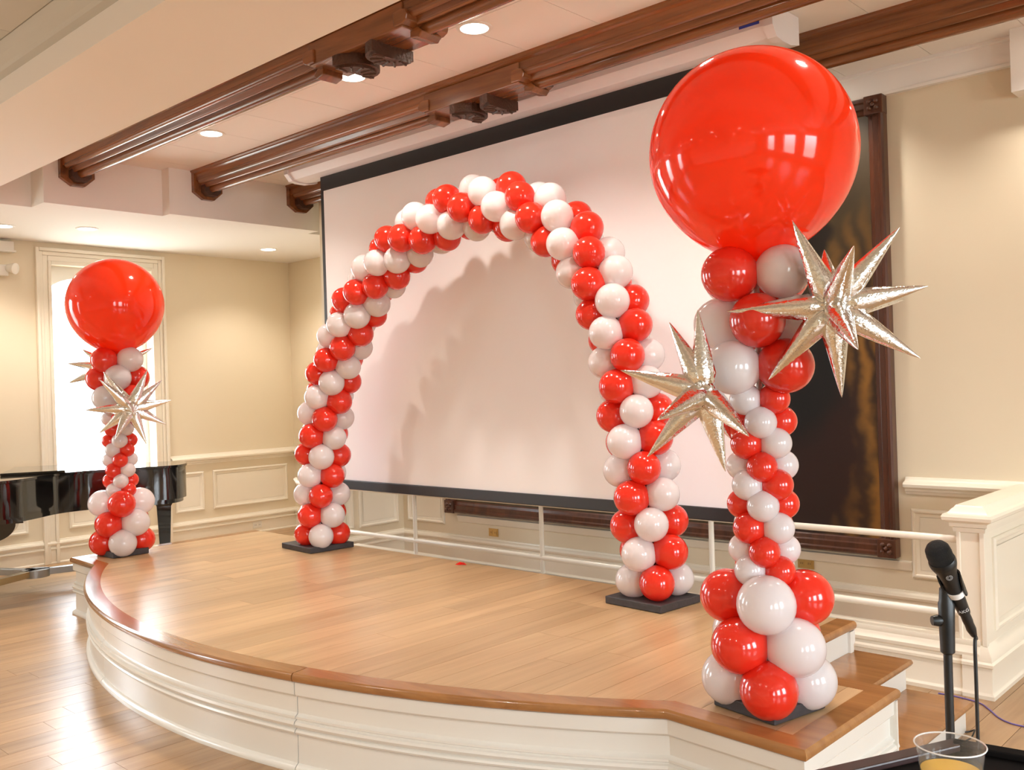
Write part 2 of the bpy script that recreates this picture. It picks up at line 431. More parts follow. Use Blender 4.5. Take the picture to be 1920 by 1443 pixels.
# cornice band above the back wall
struct(MB().prism_axis([(YW4, ZT), (YW4 - 0.05, ZT), (YW4 - 0.05, ZT - 0.02), (YW4 - 0.035, ZT - 0.03), (YW4 - 0.03, 3.79), (YW4 - 0.045, 3.785), (YW4 - 0.045, 3.765), (YW4, 3.765)], XW3, XR, 'X').build('trim_2', 'ceil'), 'cornice band over the back wall')
struct(MB().box(-1.735, -1.3, 6.58, YW4, 3.56, ZT).build('trim_3', 'ceil'), 'boxed pier head at the back wall')

# wainscot -----------------------------------------------------------
BASEP = [(0, 0), (0.028, 0), (0.028, 0.014), (0.02, 0.022), (0.016, 0.026), (0.016, 0.15), (0.03, 0.158), (0.03, 0.172), (0.02, 0.18), (0.02, 0.195), (0.034, 0.205), (0.038, 0.222), (0.03, 0.24), (0.012, 0.25), (0.008, 0.262), (0, 0.265)]
RAILP = [(0, 0.945), (0.014, 0.948), (0.018, 0.965), (0.03, 0.972), (0.03, 0.985), (0.045, 0.995), (0.062, 1.0), (0.066, 1.02), (0.055, 1.034), (0.03, 1.04), (0.018, 1.052), (0.012, 1.065), (0, 1.068)]
def strip(name, path, prof, label): return struct(MB().sweep(path, prof).build(name, 'trim', smooth=35), label)
PATH_L = [(XW1, 5.45), (XW1, YW2), (XW3 - 0.2, YW2)]
strip('baseboard_left', [(XW1, YB), (XW1, YW2), (XW3 - 0.2, YW2)], BASEP, 'moulded cream baseboard of the window wall')
strip('trim_4', PATH_L, RAILP, 'cream chair rail of the window wall')
strip('baseboard_back', [(XW3, 5.88), (XW3, YW4), (XR, YW4)], BASEP, 'moulded cream baseboard behind the stage')
strip('trim_5', [(XW3, 5.88), (XW3, YW4), (-7.30, YW4)], RAILP, 'cream chair rail left of the painting')
strip('trim_6', [(-2.53, YW4), (XR, YW4)], RAILP, 'cream chair rail right of the painting')
strip('trim_7', [(-7.12, YW4), (-2.5, YW4)], [(0, 0.40), (0.012, 0.405), (0.02, 0.42), (0.02, 0.44), (0.03, 0.455), (0.03, 0.47), (0, 0.475)], 'cream ledge moulding under the painting')

def panel(parent, face, a0, a1, z0, z1, c):
    # raised picture-frame moulding with a fielded centre; face: 'X' plane x=c looking +x, 'Y' plane y=c looking -y, 'P' plane x=c looking +x
    m = MB(); prof = [(0, 0.0), (0, 0.012), (0.012, 0.022), (0.022, 0.020), (0.03, 0.010), (0.05, 0.006), (0.058, 0.0)]
    loops = []
    for inset, h in prof:
        q = [(a0 + inset, z0 + inset), (a1 - inset, z0 + inset), (a1 - inset, z1 - inset), (a0 + inset, z1 - inset)]
        loops.append([((c + h, a, z) if face == 'X' else (a, c - h, z)) for a, z in q])
    fl = [((c + 0.004, a, z) if face == 'X' else (a, c - 0.004, z)) for a, z in [(a0 + .058, z0 + .058), (a1 - .058, z0 + .058), (a1 - .058, z1 - .058), (a0 + .058, z1 - .058)]]
    vs = [v for l in loops for v in l] + fl; fs = []
    for i in range(len(loops) - 1):
        for k in range(4): fs.append((i * 4 + k, i * 4 + (k + 1) % 4, (i + 1) * 4 + (k + 1) % 4, (i + 1) * 4 + k))
    n = len(loops) * 4; fs.append((n, n + 1, n + 2, n + 3))
    m.add(vs, fs)
    return m.build('panel', 'trim', parent, smooth=30)
for (a, b) in ((5.50, 5.88), (6.00, 7.08)): panel(wall_left, 'X', a, b, 0.375, 0.855, XW1)
for (a, b) in ((3.05, 3.82), (4.25, 5.15)): panel(wall_left, 'X', a, b, 0.36, 0.66, XW1)
for (a, b) in ((-10.6, -9.6), (-9.5, -8.5)): panel(wall_recess, 'Y', a, b, 0.375, 0.855, YW2)
panel(wall_stub, 'X', 6.12, 6.66, 0.345, 0.83, XW3); panel(wall_stub, 'X', 5.9, 6.05, 0.345, 0.83, XW3)
panel(wall_back, 'Y', -7.92, -7.33, 0.36, 0.84, YW4)
for (a, b) in ((-2.5, -1.75), (-1.6, -0.6)): panel(wall_back, 'Y', a, b, 0.36, 0.845, YW4)

# windows --------------------------------------------------------------
def make_window(name, x, sgn, y0, y1, z0, z1, label, arch=True):
    # x: inner wall plane; sgn +1 when the room is on the +x side
    o = lambda d: x + sgn * d
    def bx(m, d0, d1, ya, yb, za, zb): m.box(min(o(d0), o(d1)), max(o(d0), o(d1)), ya, yb, za, zb)
    root = bpy.data.objects.new(name, None); COL.objects.link(root); root.location = (x, (y0 + y1) / 2, z0); ORG[root.name] = Vector(root.location)
    struct(root, label)
    w = 0.165; m = MB()      # casing built of three stepped bands
    for (i0, i1, d) in ((0.0, 0.035, 0.05), (0.035, 0.075, 0.03), (0.075, 0.13, 0.022), (0.13, w, 0.036)):
        a = w - i0; b = w - i1
        bx(m, 0, d, y0 - a, y0 - b, 0.0, z1 + a * 1.1); bx(m, 0, d, y1 + b, y1 + a, 0.0, z1 + a * 1.1)
        bx(m, 0, d, y0 - b, y1 + b, z1 + b * 1.1, z1 + a * 1.1)
    m.build('casing', 'trim', root, bevel=0.006)
    m = MB(); bx(m, -0.2, 0.06, y0 - 0.05, y1 + 0.05, z0 - 0.04, z0); m.build('sill', 'trim', root)
    m = MB(); f = 0.055
    for (a, b, c, d) in ((y0, y0 + f, z0, z1), (y1 - f, y1, z0, z1), (y0 + f, y1 - f, z0, z0 + f), (y0 + f, y1 - f, z1 - f, z1)):
        bx(m, -0.20, -0.15, a, b, c, d)
    m.build('sash', 'sash', root)
    m = MB(); bx(m, -0.18, -0.174, y0 + f, y1 - f, z0 + f, z1 - f); m.build('pane', 'pane', root)
    if arch:
        n = 20; zs = z1 - 0.30; yc = (y0 + y1) / 2; ry = (y1 - y0) / 2
        poly = [(y0, z1), (y0, zs)] + [(yc - ry * cos(pi * k / n), zs + 0.20 * sin(pi * k / n)) for k in range(1, n)] + [(y1, zs), (y1, z1)]
        MB().prism_axis(poly, o(-0.14), o(-0.10), 'X').build('arched_head', 'shade', root)
    # light portal so that daylight entering here is sampled well
    ld = bpy.data.lights.new('window portal', 'AREA'); ld.shape = 'RECTANGLE'; ld.size = y1 - y0; ld.size_y = z1 - z0
    ld.cycles.is_portal = True
    lo = bpy.data.objects.new('window_portal', ld); COL.objects.link(lo)
    lo.location = (o(-0.26), (y0 + y1) / 2, (z0 + z1) / 2)
    lo.rotation_euler = Vector((sgn, 0, 0)).to_track_quat('-Z', 'Y').to_euler()
    if abs(lo.matrix_basis.to_3x3() @ Vector((1, 0, 0)) @ Vector((0, 1, 0))) < 0.5: ld.size, ld.size_y = ld.size_y, ld.size
    return root
for i, (a, b, c, d) in enumerate(WIN_L): make_window('window_%d' % (i + 1), XW1, 1, a, b, c, d, 'tall bright window in cream casing')
for i, (a, b, c, d) in enumerate(WIN_R): make_window('window_%d' % (i + 4), XR, -1, a, b, c, d, 'tall window in cream casing', arch=False)

# ------------------------------------------------------------------ stage
XA0, XA1 = -7.60, -2.18          # ends of the curved front
XC = (XA0 + XA1) / 2; HALF = (XA1 - XA0) / 2; SAG = 0.775
RAD = (HALF ** 2 + SAG ** 2) / (2 * SAG); YF = 3.18; YC = YF - SAG + RAD
XL, XRS = -8.13, -1.555         # stage ends
XN = -2.15; YN = 3.99; YBK = 4.95   # notch for the steps, back edge
def arc_y(x): return YC - sqrt(max(0, RAD ** 2 - (x - XC) ** 2))
def front_y(x): return arc_y(x) if XA0 < x < XA1 else (YF if x <= XA0 else 3.13)
stage = thing('stage', (XC, 4.0, 0), 'low bow-fronted wooden stage with white panelled apron carrying the balloon arch', 'stage')
NARC = 40
arc = [(XA0 + (XA1 - XA0) * k / NARC, 0) for k in range(NARC + 1)]
arc = [(x, arc_y(x)) for x, _ in arc]
def arc_seg(xa, xb, n):
    return [(xa + (xb - xa) * k / n, arc_y(xa + (xb - xa) * k / n)) for k in range(n + 1)]
# core
core = [(XL + .06, 3.28)] + [(x, y + 0.09) for x, y in arc] + [(XRS - .06, 3.24), (XRS - .06, YN - .06), (XN - .06, YN - .06), (XN - .06, YBK - .06), (XL + .06, YBK - .06)]
MB().prism(core, 0.0, S - 0.05).build('core', 'stage_white', stage)
AP = [(0, 0), (0.030, 0), (0.031, 0.012), (0.026, 0.024), (0.014, 0.034), (0.006, 0.038), (0.004, 0.172), (0.010, 0.174), (0.020, 0.180), (0.025, 0.190), (0.020, 0.199), (0.010, 0.203), (0.010, 0.208), (0.022, 0.213), (0.028, 0.226), (0.024, 0.238), (0.012, 0.243), (0.012, 0.248), (0.018, 0.252), (0.018, 0.262), (0.006, 0.268), (0.000, 0.275), (0.000, 0.352), (0.010, 0.356), (0.018, 0.366), (0.019, 0.425), (0, 0.425)]
IN = 0.03    # apron sits back under the nosing
APR = [(o - 0.03, z) for o, z in AP[1:-1]]; APR = [(-0.07, 0)] + APR + [(-0.07, 0.425)]
SEAMS = [XA0, -5.98, -3.835, XA1]
SEG_L = [(XL, YBK), (XL, YF + 0.03)] + arc_seg(XA0, -5.98 - 0.003, 18)
SEG_M = arc_seg(-5.98 + 0.003, -3.835 - 0.003, 18)
SEG_R = arc_seg(-3.835 + 0.003, XA1, 18) + [(XRS, 3.125), (XRS, YN)]
for seg in (SEG_L, SEG_M, SEG_R): MB().sweep(seg, APR).build('apron', 'stage_white', stage, smooth=30)
MB().sweep([(XRS, YN), (XN, YN)], [(-.03, 0), (-.016, 0), (-.016, .425), (-.03, .425)]).build('apron', 'stage_white', stage)
MB().sweep([(XN, YN), (XN, YBK)], [(-.03, 0), (-.016, 0), (-.016, .425), (-.03, .425)]).build('riser', 'stage_white', stage)
MB().sweep([(XN, YBK), (XL, YBK)], APR).build('apron', 'stage_white', stage, smooth=30)
# nosing: rounded dark oak border, cut at the seams
NZ = [(-0.105, S - 0.043), (-0.008, S - 0.043), (0.002, S - 0.037), (0.007, S - 0.022), (0.003, S - 0.008), (-0.006, S), (-0.105, S)]
def nosing(path): return MB().sweep(path, NZ).build('nosing', 'tread', stage, smooth=40)
for seg in (SEG_L, SEG_M, SEG_R + [(XN + 0.004, YN)]): nosing(seg)
nosing([(XN, YN), (XN, YBK)])
# deck boards
bw = 0.172; x = XL + 0.095; k = 0
while x < XRS - 0.10:
    x0, x1 = x + 0.0008, min(x + bw, XRS - 0.095) - 0.0008
    ya, yb = front_y(x0) + 0.095, front_y(x1) + 0.095
    yend = YBK - 0.0 if x1 < XN - 0.05 else YN - 0.095
    if x0 < XN - 0.1 < x1: yend = YBK
    if x1 > XN - 0.098 and x0 < XN - 0.098: x1 = XN - 0.0985; yend = YBK
    rr = random.Random(k * 7 + 3); cuts = [max(ya, yb)]
    c = cuts[0] + 0.5 + rr.random() * 1.3
    while c < yend - 0.3: cuts.append(c); c += 1.2 + rr.random() * 0.8
    cuts.append(yend)
    for j in range(len(cuts) - 1):
        q0, q1 = cuts[j] + 0.0006, cuts[j + 1] - 0.0006
        f0, f1 = (ya, yb) if j == 0 else (q0, q0)
        MB().prism([(x0, f0), (x1, f1), (x1, q1), (x0, q1)], S - 0.03, S - 0.0015).build('plank', 'deck', stage)
    x = x1 + 0.0008; k += 1

# steps on the right-hand end
steps = thing('stage_steps', (-1.85, 4.5, 0), 'two oak step treads with white risers beside the stage end', 'steps')
YST = 5.46
TZ = 0.03
def tread(x0, x1, y0, y1, z):
    prof = [(-0.03, z - TZ), (-0.004, z - TZ), (0.004, z - TZ * .6), (0.004, z - TZ * .35), (-0.004, z), (-0.03, z)]
    return MB().box(x0, x1 - 0.03, y0, y1, z - TZ, z).sweep([(x1, y0), (x1, y1)], prof).build('tread', 'tread', steps, smooth=40)
MB().box(XN - 0.01, -1.89, YN, YBK, 0.0, 0.283).build('riser', 'stage_white', steps)
tread(XN - 0.014, -1.855, YN + 0.004, YBK, 0.313)
MB().box(-1.888, -1.60, YN, YBK, 0.0, 0.127).build('riser', 'stage_white', steps)
tread(-1.892, -1.565, YN, YBK, 0.157)
# ------------------------------------------------------------------ curb wall, half wall, handrail
CURBP = [(0, 0), (0.06, 0), (0.06, 0.02), (0.048, 0.03), (0.044, 0.036), (0.044, 0.165), (0.055, 0.172), (0.055, 0.187), (0.042, 0.197), (0.04, 0.212), (0.052, 0.222), (0.054, 0.24), (0.04, 0.258), (0.03, 0.275), (0.034, 0.29), (0.03, 0.306), (0, 0.308)]
m = MB().sweep([(-7.4, 5.56), (-1.70, 5.56)], CURBP); m.box(-7.4, -1.70, 5.56, 5.64, 0, 0.308)
curb = struct(m.build('wall_curb', 'trim', smooth=35), 'low moulded cream curb below the handrail')
HX0, HX1 = -1.81, -1.67
wl = MB().box(HX0, HX1, 5.54, YW4, 0, 0.95)
half = struct(wl.build('wall_half', 'trim'), 'cream panelled half wall with moulded cap at the end of the handrail')
HB = [(o * 0.9, z * 1.02) for o, z in [(0, 0), (0.052, 0), (0.052, 0.02), (0.044, 0.03), (0.04, 0.036), (0.04, 0.165), (0.05, 0.172), (0.05, 0.187), (0.038, 0.197), (0.036, 0.222), (0.02, 0.25), (0.006, 0.275), (0, 0.28)]]
MB().sweep([(HX0 + .02, 5.54), (HX1, 5.54), (HX1, YW4)], HB).build('base_moulding', 'trim', half, smooth=35)
CAP = [(0, 0.90), (0.012, 0.905), (0.016, 0.93), (0.028, 0.935), (0.03, 0.955), (0.045, 0.965), (0.058, 0.972), (0.062, 0.99), (0.055, 1.005), (0.035, 1.01), (0.02, 1.03), (0.008, 1.04), (0.0, 1.052), (-0.03, 1.056), (-0.07, 1.056)]
capm = MB().sweep([(HX0, YW4), (HX0, 5.54), (HX1, 5.54), (HX1, YW4)], CAP)
capm.box(HX0, HX1, 5.54, YW4, 0.94, 1.05)
capm.build('cap', 'trim', half, smooth=35)
panel(half, 'X', 5.68, 6.62, 0.34, 0.86, HX1)
MB().box(HX0 - 0.001, HX0 + 0.02, 5.53, 5.55, 0.28, 0.905).box(HX1 - 0.02, HX1 + 0.008, 5.53, 5.56, 0.28, 0.905).build('corner_bead', 'trim', half, bevel=0.004)

hr = thing('handrail', (-5.0, 5.6, 0.3), 'white round handrail with slim posts behind the stage', 'handrail')
YR = 5.58
MB().tube([(-8.34, YR, 0.90), (-8.30, YR, 0.862), (-8.2, YR, 0.85), (-1.79, YR, 0.853)], 0.021, 12).build('top_rail', 'rail', hr, smooth=60)
MB().tube([(-8.2, YR, 0.425), (-1.79, YR, 0.43)], 0.021, 12).build('lower_rail', 'rail', hr, smooth=60)
for px_ in (-8.1, -6.47, -4.95, -3.41):
    MB().tube([(px_, YR, 0.0), (px_, YR, 0.845)], 0.0185, 12).build('post', 'rail', hr, smooth=60)

# ------------------------------------------------------------------ ceiling beams
def beam(y0, bx0, bx1, label, boss=True):
    b = thing('ceiling_beam', (-5.0, y0 + 0.16, 3.7), label, 'beam')
    xa, xb = -8.57 if y0 < 4.3 else -8.43, 3.5
    W = 0.27
    body = [(y0 - 0.03, ZT), (y0 - 0.03, ZT - 0.012), (y0 - 0.018, ZT - 0.022), (y0 - 0.018, ZT - 0.034), (y0, ZT - 0.045), (y0, 3.86), (y0 + .04, 3.845), (y0 + 0.06, 3.80), (y0 + W - .06, 3.80), (y0 + W - .04, 3.845), (y0 + W, 3.86), (y0 + W, ZT)]
    MB().prism_axis(body, xa, xb, 'X').build('body', 'beam', b)
    for (s0, s1) in ((xa + 0.1, bx0), (bx1, xb)) if boss else ((xa + 0.1, xb),):
        for (yy, zz, r) in ((y0 + 0.026, 3.852, 0.030), (y0 + 0.074, 3.812, 0.018), (y0 + W / 2, 3.79, 0.040), (y0 + W - 0.074, 3.812, 0.018), (y0 + W - 0.026, 3.852, 0.030)):
            MB().tube([(s0, yy, zz), (s1, yy, zz)], r, 14).build('roll_moulding', 'beam', b, smooth=60)
    # end block against the fascia
    poly = [(y0 - 0.02, ZT - 0.02), (y0 - 0.02, 3.755), (y0 + 0.08, 3.69), (y0 + 0.19, 3.69), (y0 + W + .01, 3.77), (y0 + W + .01, ZT - 0.02)]
    MB().prism_axis(poly, xa, xa + 0.05, 'X').build('end_block', 'beam', b)
    MB().prism_axis([(y0 + .05, 3.84), (y0 + .05, 3.755), (y0 + 0.09, 3.72), (y0 + 0.18, 3.72), (y0 + W - .05, 3.755), (y0 + W - .05, 3.84)], xa + 0.05, xa + 0.13, 'X').build('collar', 'carve', b)
    if boss:
        MB().box(bx0 - 0.01, bx1 + 0.01, y0 - 0.012, y0 + W + 0.012, 3.775, ZT - 0.046).build('boss', 'beam', b, bevel=0.006)
        for sx, ex in ((-1, bx0), (1, bx1)):
            MB().prism_axis([(ex - sx * 0.05, 3.785), (ex + sx * 0.02, 3.785), (ex + sx * 0.055, 3.80), (ex + sx * 0.065, 3.83), (ex + sx * 0.045, 3.86), (ex + sx * 0.01, 3.872), (ex - sx * 0.05, 3.865)], y0 - 0.025, y0 + W + 0.02, 'Y').build('scroll', 'beam', b, bevel=0.006)
            MB().prism_axis([(ex - sx * 0.02, 3.785), (ex - sx * 0.02, 3.74), (ex + sx * 0.05, 3.725), (ex + sx * 0.08, 3.755), (ex + sx * 0.04, 3.79)], y0 + 0.07, y0 + W - 0.05, 'Y').build('scroll', 'beam', b, bevel=0.006)
        mid = (bx0 + bx1) / 2
        for sx, cx in ((-1, mid - 0.20), (1, mid + 0.19)):
            # carved paterae hanging from the boss: rounded back, pointed front
            yc = y0 + W / 2; shp = []
            for k in range(13):
                t = -pi / 2 + pi * k / 12
                shp.append((cx - sx * (-0.02) + sx * (-0.03) + 0.165 * cos(t + (pi if sx > 0 else 0)) * 1.0, yc + 0.155 * sin(t) * (1 if sx < 0 else -1)))
            shp.append((cx - sx * 0.05 + (0.03 * sx), yc))
            shp2 = [(cx + (p[0] - cx) * 0.86, yc + (p[1] - yc) * 0.86) for p in shp]
            pat = MB().prism(shp, 3.715, 3.775).build('patera', 'carve', b)
            MB().prism(shp2, 3.70, 3.715).build('carving', 'carve', pat)
            for k in range(1, 12, 2):
                a = Vector((shp[k][0], shp[k][1], 3.699)); c = Vector((cx, yc, 3.699)); d = (c - a)
                MB().tube([a + d * 0.16, a + d * 0.62], 0.008, 6).build('leaf', 'carve', pat)
    return b
beam(3.40, -4.77, -3.92, 'brown wooden ceiling beam with carved boss next to the white bulkhead')
beam(4.59, -5.06, -4.15, 'brown wooden ceiling beam with carved boss just in front of the screen housing')
beam(5.66, -5.2, -4.3, 'dark wooden ceiling beam behind the screen housing', boss=False)

# ------------------------------------------------------------------ recessed lights
def downlight(x, y, z, label, group, watts, angle=125, lens=True):
    t = thing('ceiling_light', (x, y, z), label, 'light', group)
    prof = [(0.066, -0.002), (0.07, -0.008), (0.092, -0.008), (0.097, -0.003), (0.097, 0.0), (0.066, 0.0)]
    o = link('trim_ring', DL['ring'], t); l = link('lens', DL['lens'], t)
    ld = bpy.data.lights.new('downlight', 'SPOT'); ld.energy = watts; ld.color = WARM; ld.spot_size = radians(angle); ld.spot_blend = 0.7; ld.shadow_soft_size = 0.06
    lo = bpy.data.objects.new('bulb', ld); COL.objects.link(lo); lo.parent = t; lo.location = (0, 0, -0.02)
    return t
DL = dict(ring=MB().lathe([(0.084, -0.001), (0.086, -0.008), (0.104, -0.008), (0.11, -0.003), (0.11, 0.0), (0.084, 0.0)], 28).mesh('trim_ring', MAT['lamptrim'], 40),
          lens=MB().lathe([(0, -0.0045), (0.05, -0.0045), (0.084, -0.003), (0.085, 0.0), (0, 0.0)], 28).mesh('lens', MAT['lamp'], 60))
for x, lb in ((-7.10, 'round recessed light between the beams at the end towards the window wall'), (-5.20, 'round recessed light between the beams, half hidden behind the first carved boss'), (-4.00, 'round recessed light between the beams, just past the first carved boss'), (-2.70, 'round recessed light between the beams above the column near the steps'), (-1.40, 'round recessed light between the beams beyond the stage steps')):
    downlight(x, 4.04, ZT, lb, 'downlights between the beams', CAN_TRAY)
for x, y, lb in ((-9.64, 4.07, 'round recessed light in the low ceiling above the window'), (-9.95, 3.38, 'round recessed light in the low ceiling beside the emergency light'), (-9.83, 6.30, 'round recessed light in the low ceiling by the recess corner'), (-9.8, 0.5, 'round recessed light in the low ceiling above the second window'), (-9.8, -2.5, 'round recessed light in the low ceiling above the third window')):
    downlight(x, y, ZS, lb, 'downlights of the low side ceiling', CAN_SOFFIT)
for x in (-7.0, -5.0, -3.05, -1.2):  # hidden cans: one inferred from the wall glow, the rest added to brighten the wall
    downlight(x, 6.30, ZT, 'unseen round recessed light close to the back wall above the painting', 'unseen downlights over the painting', CAN_WALL)
for y in (-0.8, -3.2):
    for x in (-7.2, -5.0, -2.8, -0.6, 1.8):
        downlight(x, y, ZM - 0.01, 'round recessed light in the main ceiling', 'downlights of the main ceiling', CAN_MAIN)

# ------------------------------------------------------------------ painting
pt = thing('framed_painting', (-4.91, 6.70, 0.5), 'huge dark oil painting in mahogany frame on the wall behind the screen', 'painting')
PX0, PX1, PZ0, PZ1 = -7.235, -2.585, 0.50, 3.765; FW = 0.125
MB().box(PX0 + 0.05, PX1 - 0.05, 6.70, 6.735, PZ0 + 0.05, PZ1 - 0.05).build('canvas', 'canvas', pt)
fp = [(0.0, 0.0), (0.0, -0.07), (0.012, -0.085), (0.03, -0.085), (0.04, -0.07), (0.075, -0.07), (0.085, -0.055), (0.11, -0.05), (FW, -0.03), (FW, 0.0)]
def frame_bar(x0, x1, z0, z1, side):
    if side in 'LR':
        poly = [((x0 + i if side == 'L' else x1 - i), 6.738 + d) for i, d in fp]
        m = MB().prism_axis(poly, z0, z1, 'Z')
    else:
        poly = [(6.738 + d, (z0 + i if side == 'B' else z1 - i)) for i, d in fp]
        m = MB().prism_axis(poly, x0, x1, 'X')
    return m.build('frame_rail', 'frame', pt)
frame_bar(PX0, PX0 + FW, PZ0 + FW, PZ1 - FW, 'L'); frame_bar(PX1 - FW, PX1, PZ0 + FW, PZ1 - FW, 'R')
frame_bar(PX0 + FW, PX1 - FW, PZ0, PZ0 + FW, 'B'); frame_bar(PX0 + FW, PX1 - FW, PZ1 - FW, PZ1, 'T')
for cx, cz in ((PX0, PZ0), (PX1 - FW, PZ0), (PX0, PZ1 - FW), (PX1 - FW, PZ1 - FW)):
    c = MB().box(cx - .004, cx + FW + .004, 6.645, 6.738, cz - .004, cz + FW + .004).build('corner_block', 'frame', pt, bevel=0.006)
    mm = MB()
    for k in range(5):
        a = 2 * pi * k / 4; r = 0.034 if k < 4 else 0
        mm.lathe([(0, 0.02), (0.012, 0.016), (0.018, 0.0), (0, 0)], 10, Matrix.Translation((cx + FW / 2 + r * cos(a + .78), 6.645, cz + FW / 2 + r * sin(a + .78))) @ Matrix.Rotation(pi / 2, 4, 'X'))
    mm.build('rosette', 'frame', c, smooth=60)

# ------------------------------------------------------------------ projection screen
ps = thing('projection_screen', (-5.0, 5.2, 0.9), 'large white pull-down projection screen with black border', 'screen')
SX0, SX1, SZ0, SZ1 = -7.215, -2.775, 0.905, 3.80; YS = 5.2
MB().box(SX0 + .045, SX1 - .045, YS - 0.001, YS + 0.004, 0.985, 3.642).build('white_fabric', 'screen', ps)
MB().box(SX0, SX1, YS, YS + 0.003, 3.642, SZ1).box(SX0, SX0 + .045, YS, YS + 0.003, 0.98, 3.642).box(SX1 - .045, SX1, YS, YS + 0.003, 0.98, 3.642).build('black_border', 'black', ps)
MB().box(SX0 - .01, SX1 + .01, YS - 0.018, YS + 0.018, SZ0, 0.988).build('bottom_bar', 'black', ps, bevel=0.006)
HXA, HXB = -7.53, -2.60
hp = [(5.05, 3.90), (5.05, 3.845), (5.10, 3.785), (5.17, 3.775), (5.25, 3.775), (5.36, 3.80), (5.36, ZT - .002), (5.07, ZT - .002)]
hs = MB().prism_axis(hp, HXA, HXB, 'X').build('housing', 'housing', ps, bevel=0.004)
for xa in (HXA, HXB):
    MB().prism_axis([(y + (0.012 if y > 5.2 else -0.012), z - (0.010 if z < 3.85 else 0)) for y, z in hp], xa - 0.03, xa + 0.03, 'X').build('end_cap', 'housing', ps)
tp = MB().box(-2.79, -2.66, 5.046, 5.051, 3.865, 3.897).build('tape', 'tape', ps); tag(tp, 'strip of blue tape')

# ------------------------------------------------------------------ balloons
def balloon_mesh(name, mat, r, seg=28, rings=18, neck=True, el=1.04):
    prof = []
    for k in range(rings + 1):
        t = pi * k / rings
        z = cos(t); rr = sin(t)
        if z < 0: rr *= 1 - 0.10 * (-z) ** 2; z *= 1.06
        prof.append((max(rr * r, 0.0), z * r * el))
    if neck:
        zb = prof[-1][1]; prof = prof[:-1]
        prof += [(r * 0.055, zb - r * 0.03), (r * 0.045, zb - r * 0.07), (r * 0.10, zb - r * 0.12), (0, zb - r * 0.12)]
    return MB().lathe(prof, seg).mesh(name, MAT[mat], 180)
def orient(d): return Vector(d).to_track_quat('Z', 'Y').to_euler()
BM = {}
def bal(parent, p, d, col, r):
    key = (col, r)
    if key not in BM: BM[key] = balloon_mesh('balloon_' + col, col, r)
    o = link('balloon', BM[key], parent)
    o.location = Vector(p) - ORG[parent.name]; o.rotation_euler = orient(d)
    j = random.Random(hash((round(p[0], 3), round(p[2], 3)))).random()
    s = 0.97 + 0.06 * j; o.scale = (s, s, s)
    return o

# arch -----------------------------------------------------------------
YA = 4.69
AP_ = [(-6.635, 0.598), (-6.622, 0.913), (-6.600, 1.228), (-6.545, 1.543), (-6.43, 1.875), (-6.25, 2.19), (-6.035, 2.455), (-5.765, 2.69), (-5.475, 2.868), (-5.165, 2.984), (-4.86, 3.045), (-4.554, 3.046), (-4.28, 2.986), (-4.046, 2.886), (-3.847, 2.745), (-3.68, 2.556), (-3.565, 2.36), (-3.487, 2.17), (-3.432, 1.975), (-3.40, 1.78), (-3.369, 1.588), (-3.344, 1.394), (-3.322, 1.20), (-3.295, 0.978), (-3.272, 0.788), (-3.265, 0.61)]
dense = []
for i in range(len(AP_) - 1):
    p0 = Vector(AP_[max(i - 1, 0)]); p1 = Vector(AP_[i]); p2 = Vector(AP_[i + 1]); p3 = Vector(AP_[min(i + 2, len(AP_) - 1)])
    for k in range(12):
        t = k / 12; dense.append(0.5 * ((2 * p1) + (p2 - p0) * t + (2 * p0 - 5 * p1 + 4 * p2 - p3) * t * t + (3 * p1 - p0 - 3 * p2 + p3) * t ** 3))
dense.append(Vector(AP_[-1]))
for _ in range(6): dense = [dense[0]] + [(dense[i - 1] + 2 * dense[i] + dense[i + 1]) / 4 for i in range(1, len(dense) - 1)] + [dense[-1]]
cum = [0]
for a, b in zip(dense[:-1], dense[1:]): cum.append(cum[-1] + (b - a).length)
def arch_at(s):
    for i in range(len(cum) - 1):
        if cum[i + 1] >= s - 1e-9:
            t = (s - cum[i]) / max(1e-9, cum[i + 1] - cum[i]); p = dense[i].lerp(dense[i + 1], t)
            a = dense[max(i - 2, 0)]; b = dense[min(i + 3, len(dense) - 1)]; return p, (b - a).normalized()
arch = thing('balloon_arch', (-4.95, YA, S), 'red and white spiral balloon arch standing on two dark base plates', 'balloon arch')
NL = 41; RB = 0.104; DB = 0.128
for i in range(NL):
    p, tn = arch_at(cum[-1] * i / (NL - 1))
    inn = Vector((tn.y, -tn.x))                    # towards the inside of the arch (right of travel)
    fr = Vector((0, -1, 0)); iv = Vector((inn.x, 0, inn.y))
    for k in range(4):
        ph = radians(50 + 45 * i + 90 * k)
        d = fr * cos(ph) + iv * sin(ph)
        bal(arch, Vector((p.x, YA, p.y)) + d * DB, d, 'white' if k % 2 == 0 else 'red', RB)
MB().tube([(AP_[0][0], YA, S + 0.02)] + [(q.x, YA, q.y) for q in dense[::8]] + [(AP_[-1][0], YA, S + 0.02)], 0.010, 8).build('frame', 'cable', arch, smooth=60)
def plate(parent, cx, cy, w, d, h, rot, z=S):
    m = MB().box(-w / 2, w / 2, -d / 2, d / 2, 0, h).xf(Matrix.Translation((cx, cy, z)) @ Matrix.Rotation(rot, 4, 'Z'))
    return m.build('base_plate', 'base', parent, bevel=0.005)
plate(arch, -6.72, 4.70, 0.47, 0.42, 0.045, radians(-4)); plate(arch, -3.275, 4.675, 0.42, 0.38, 0.045, radians(-4))

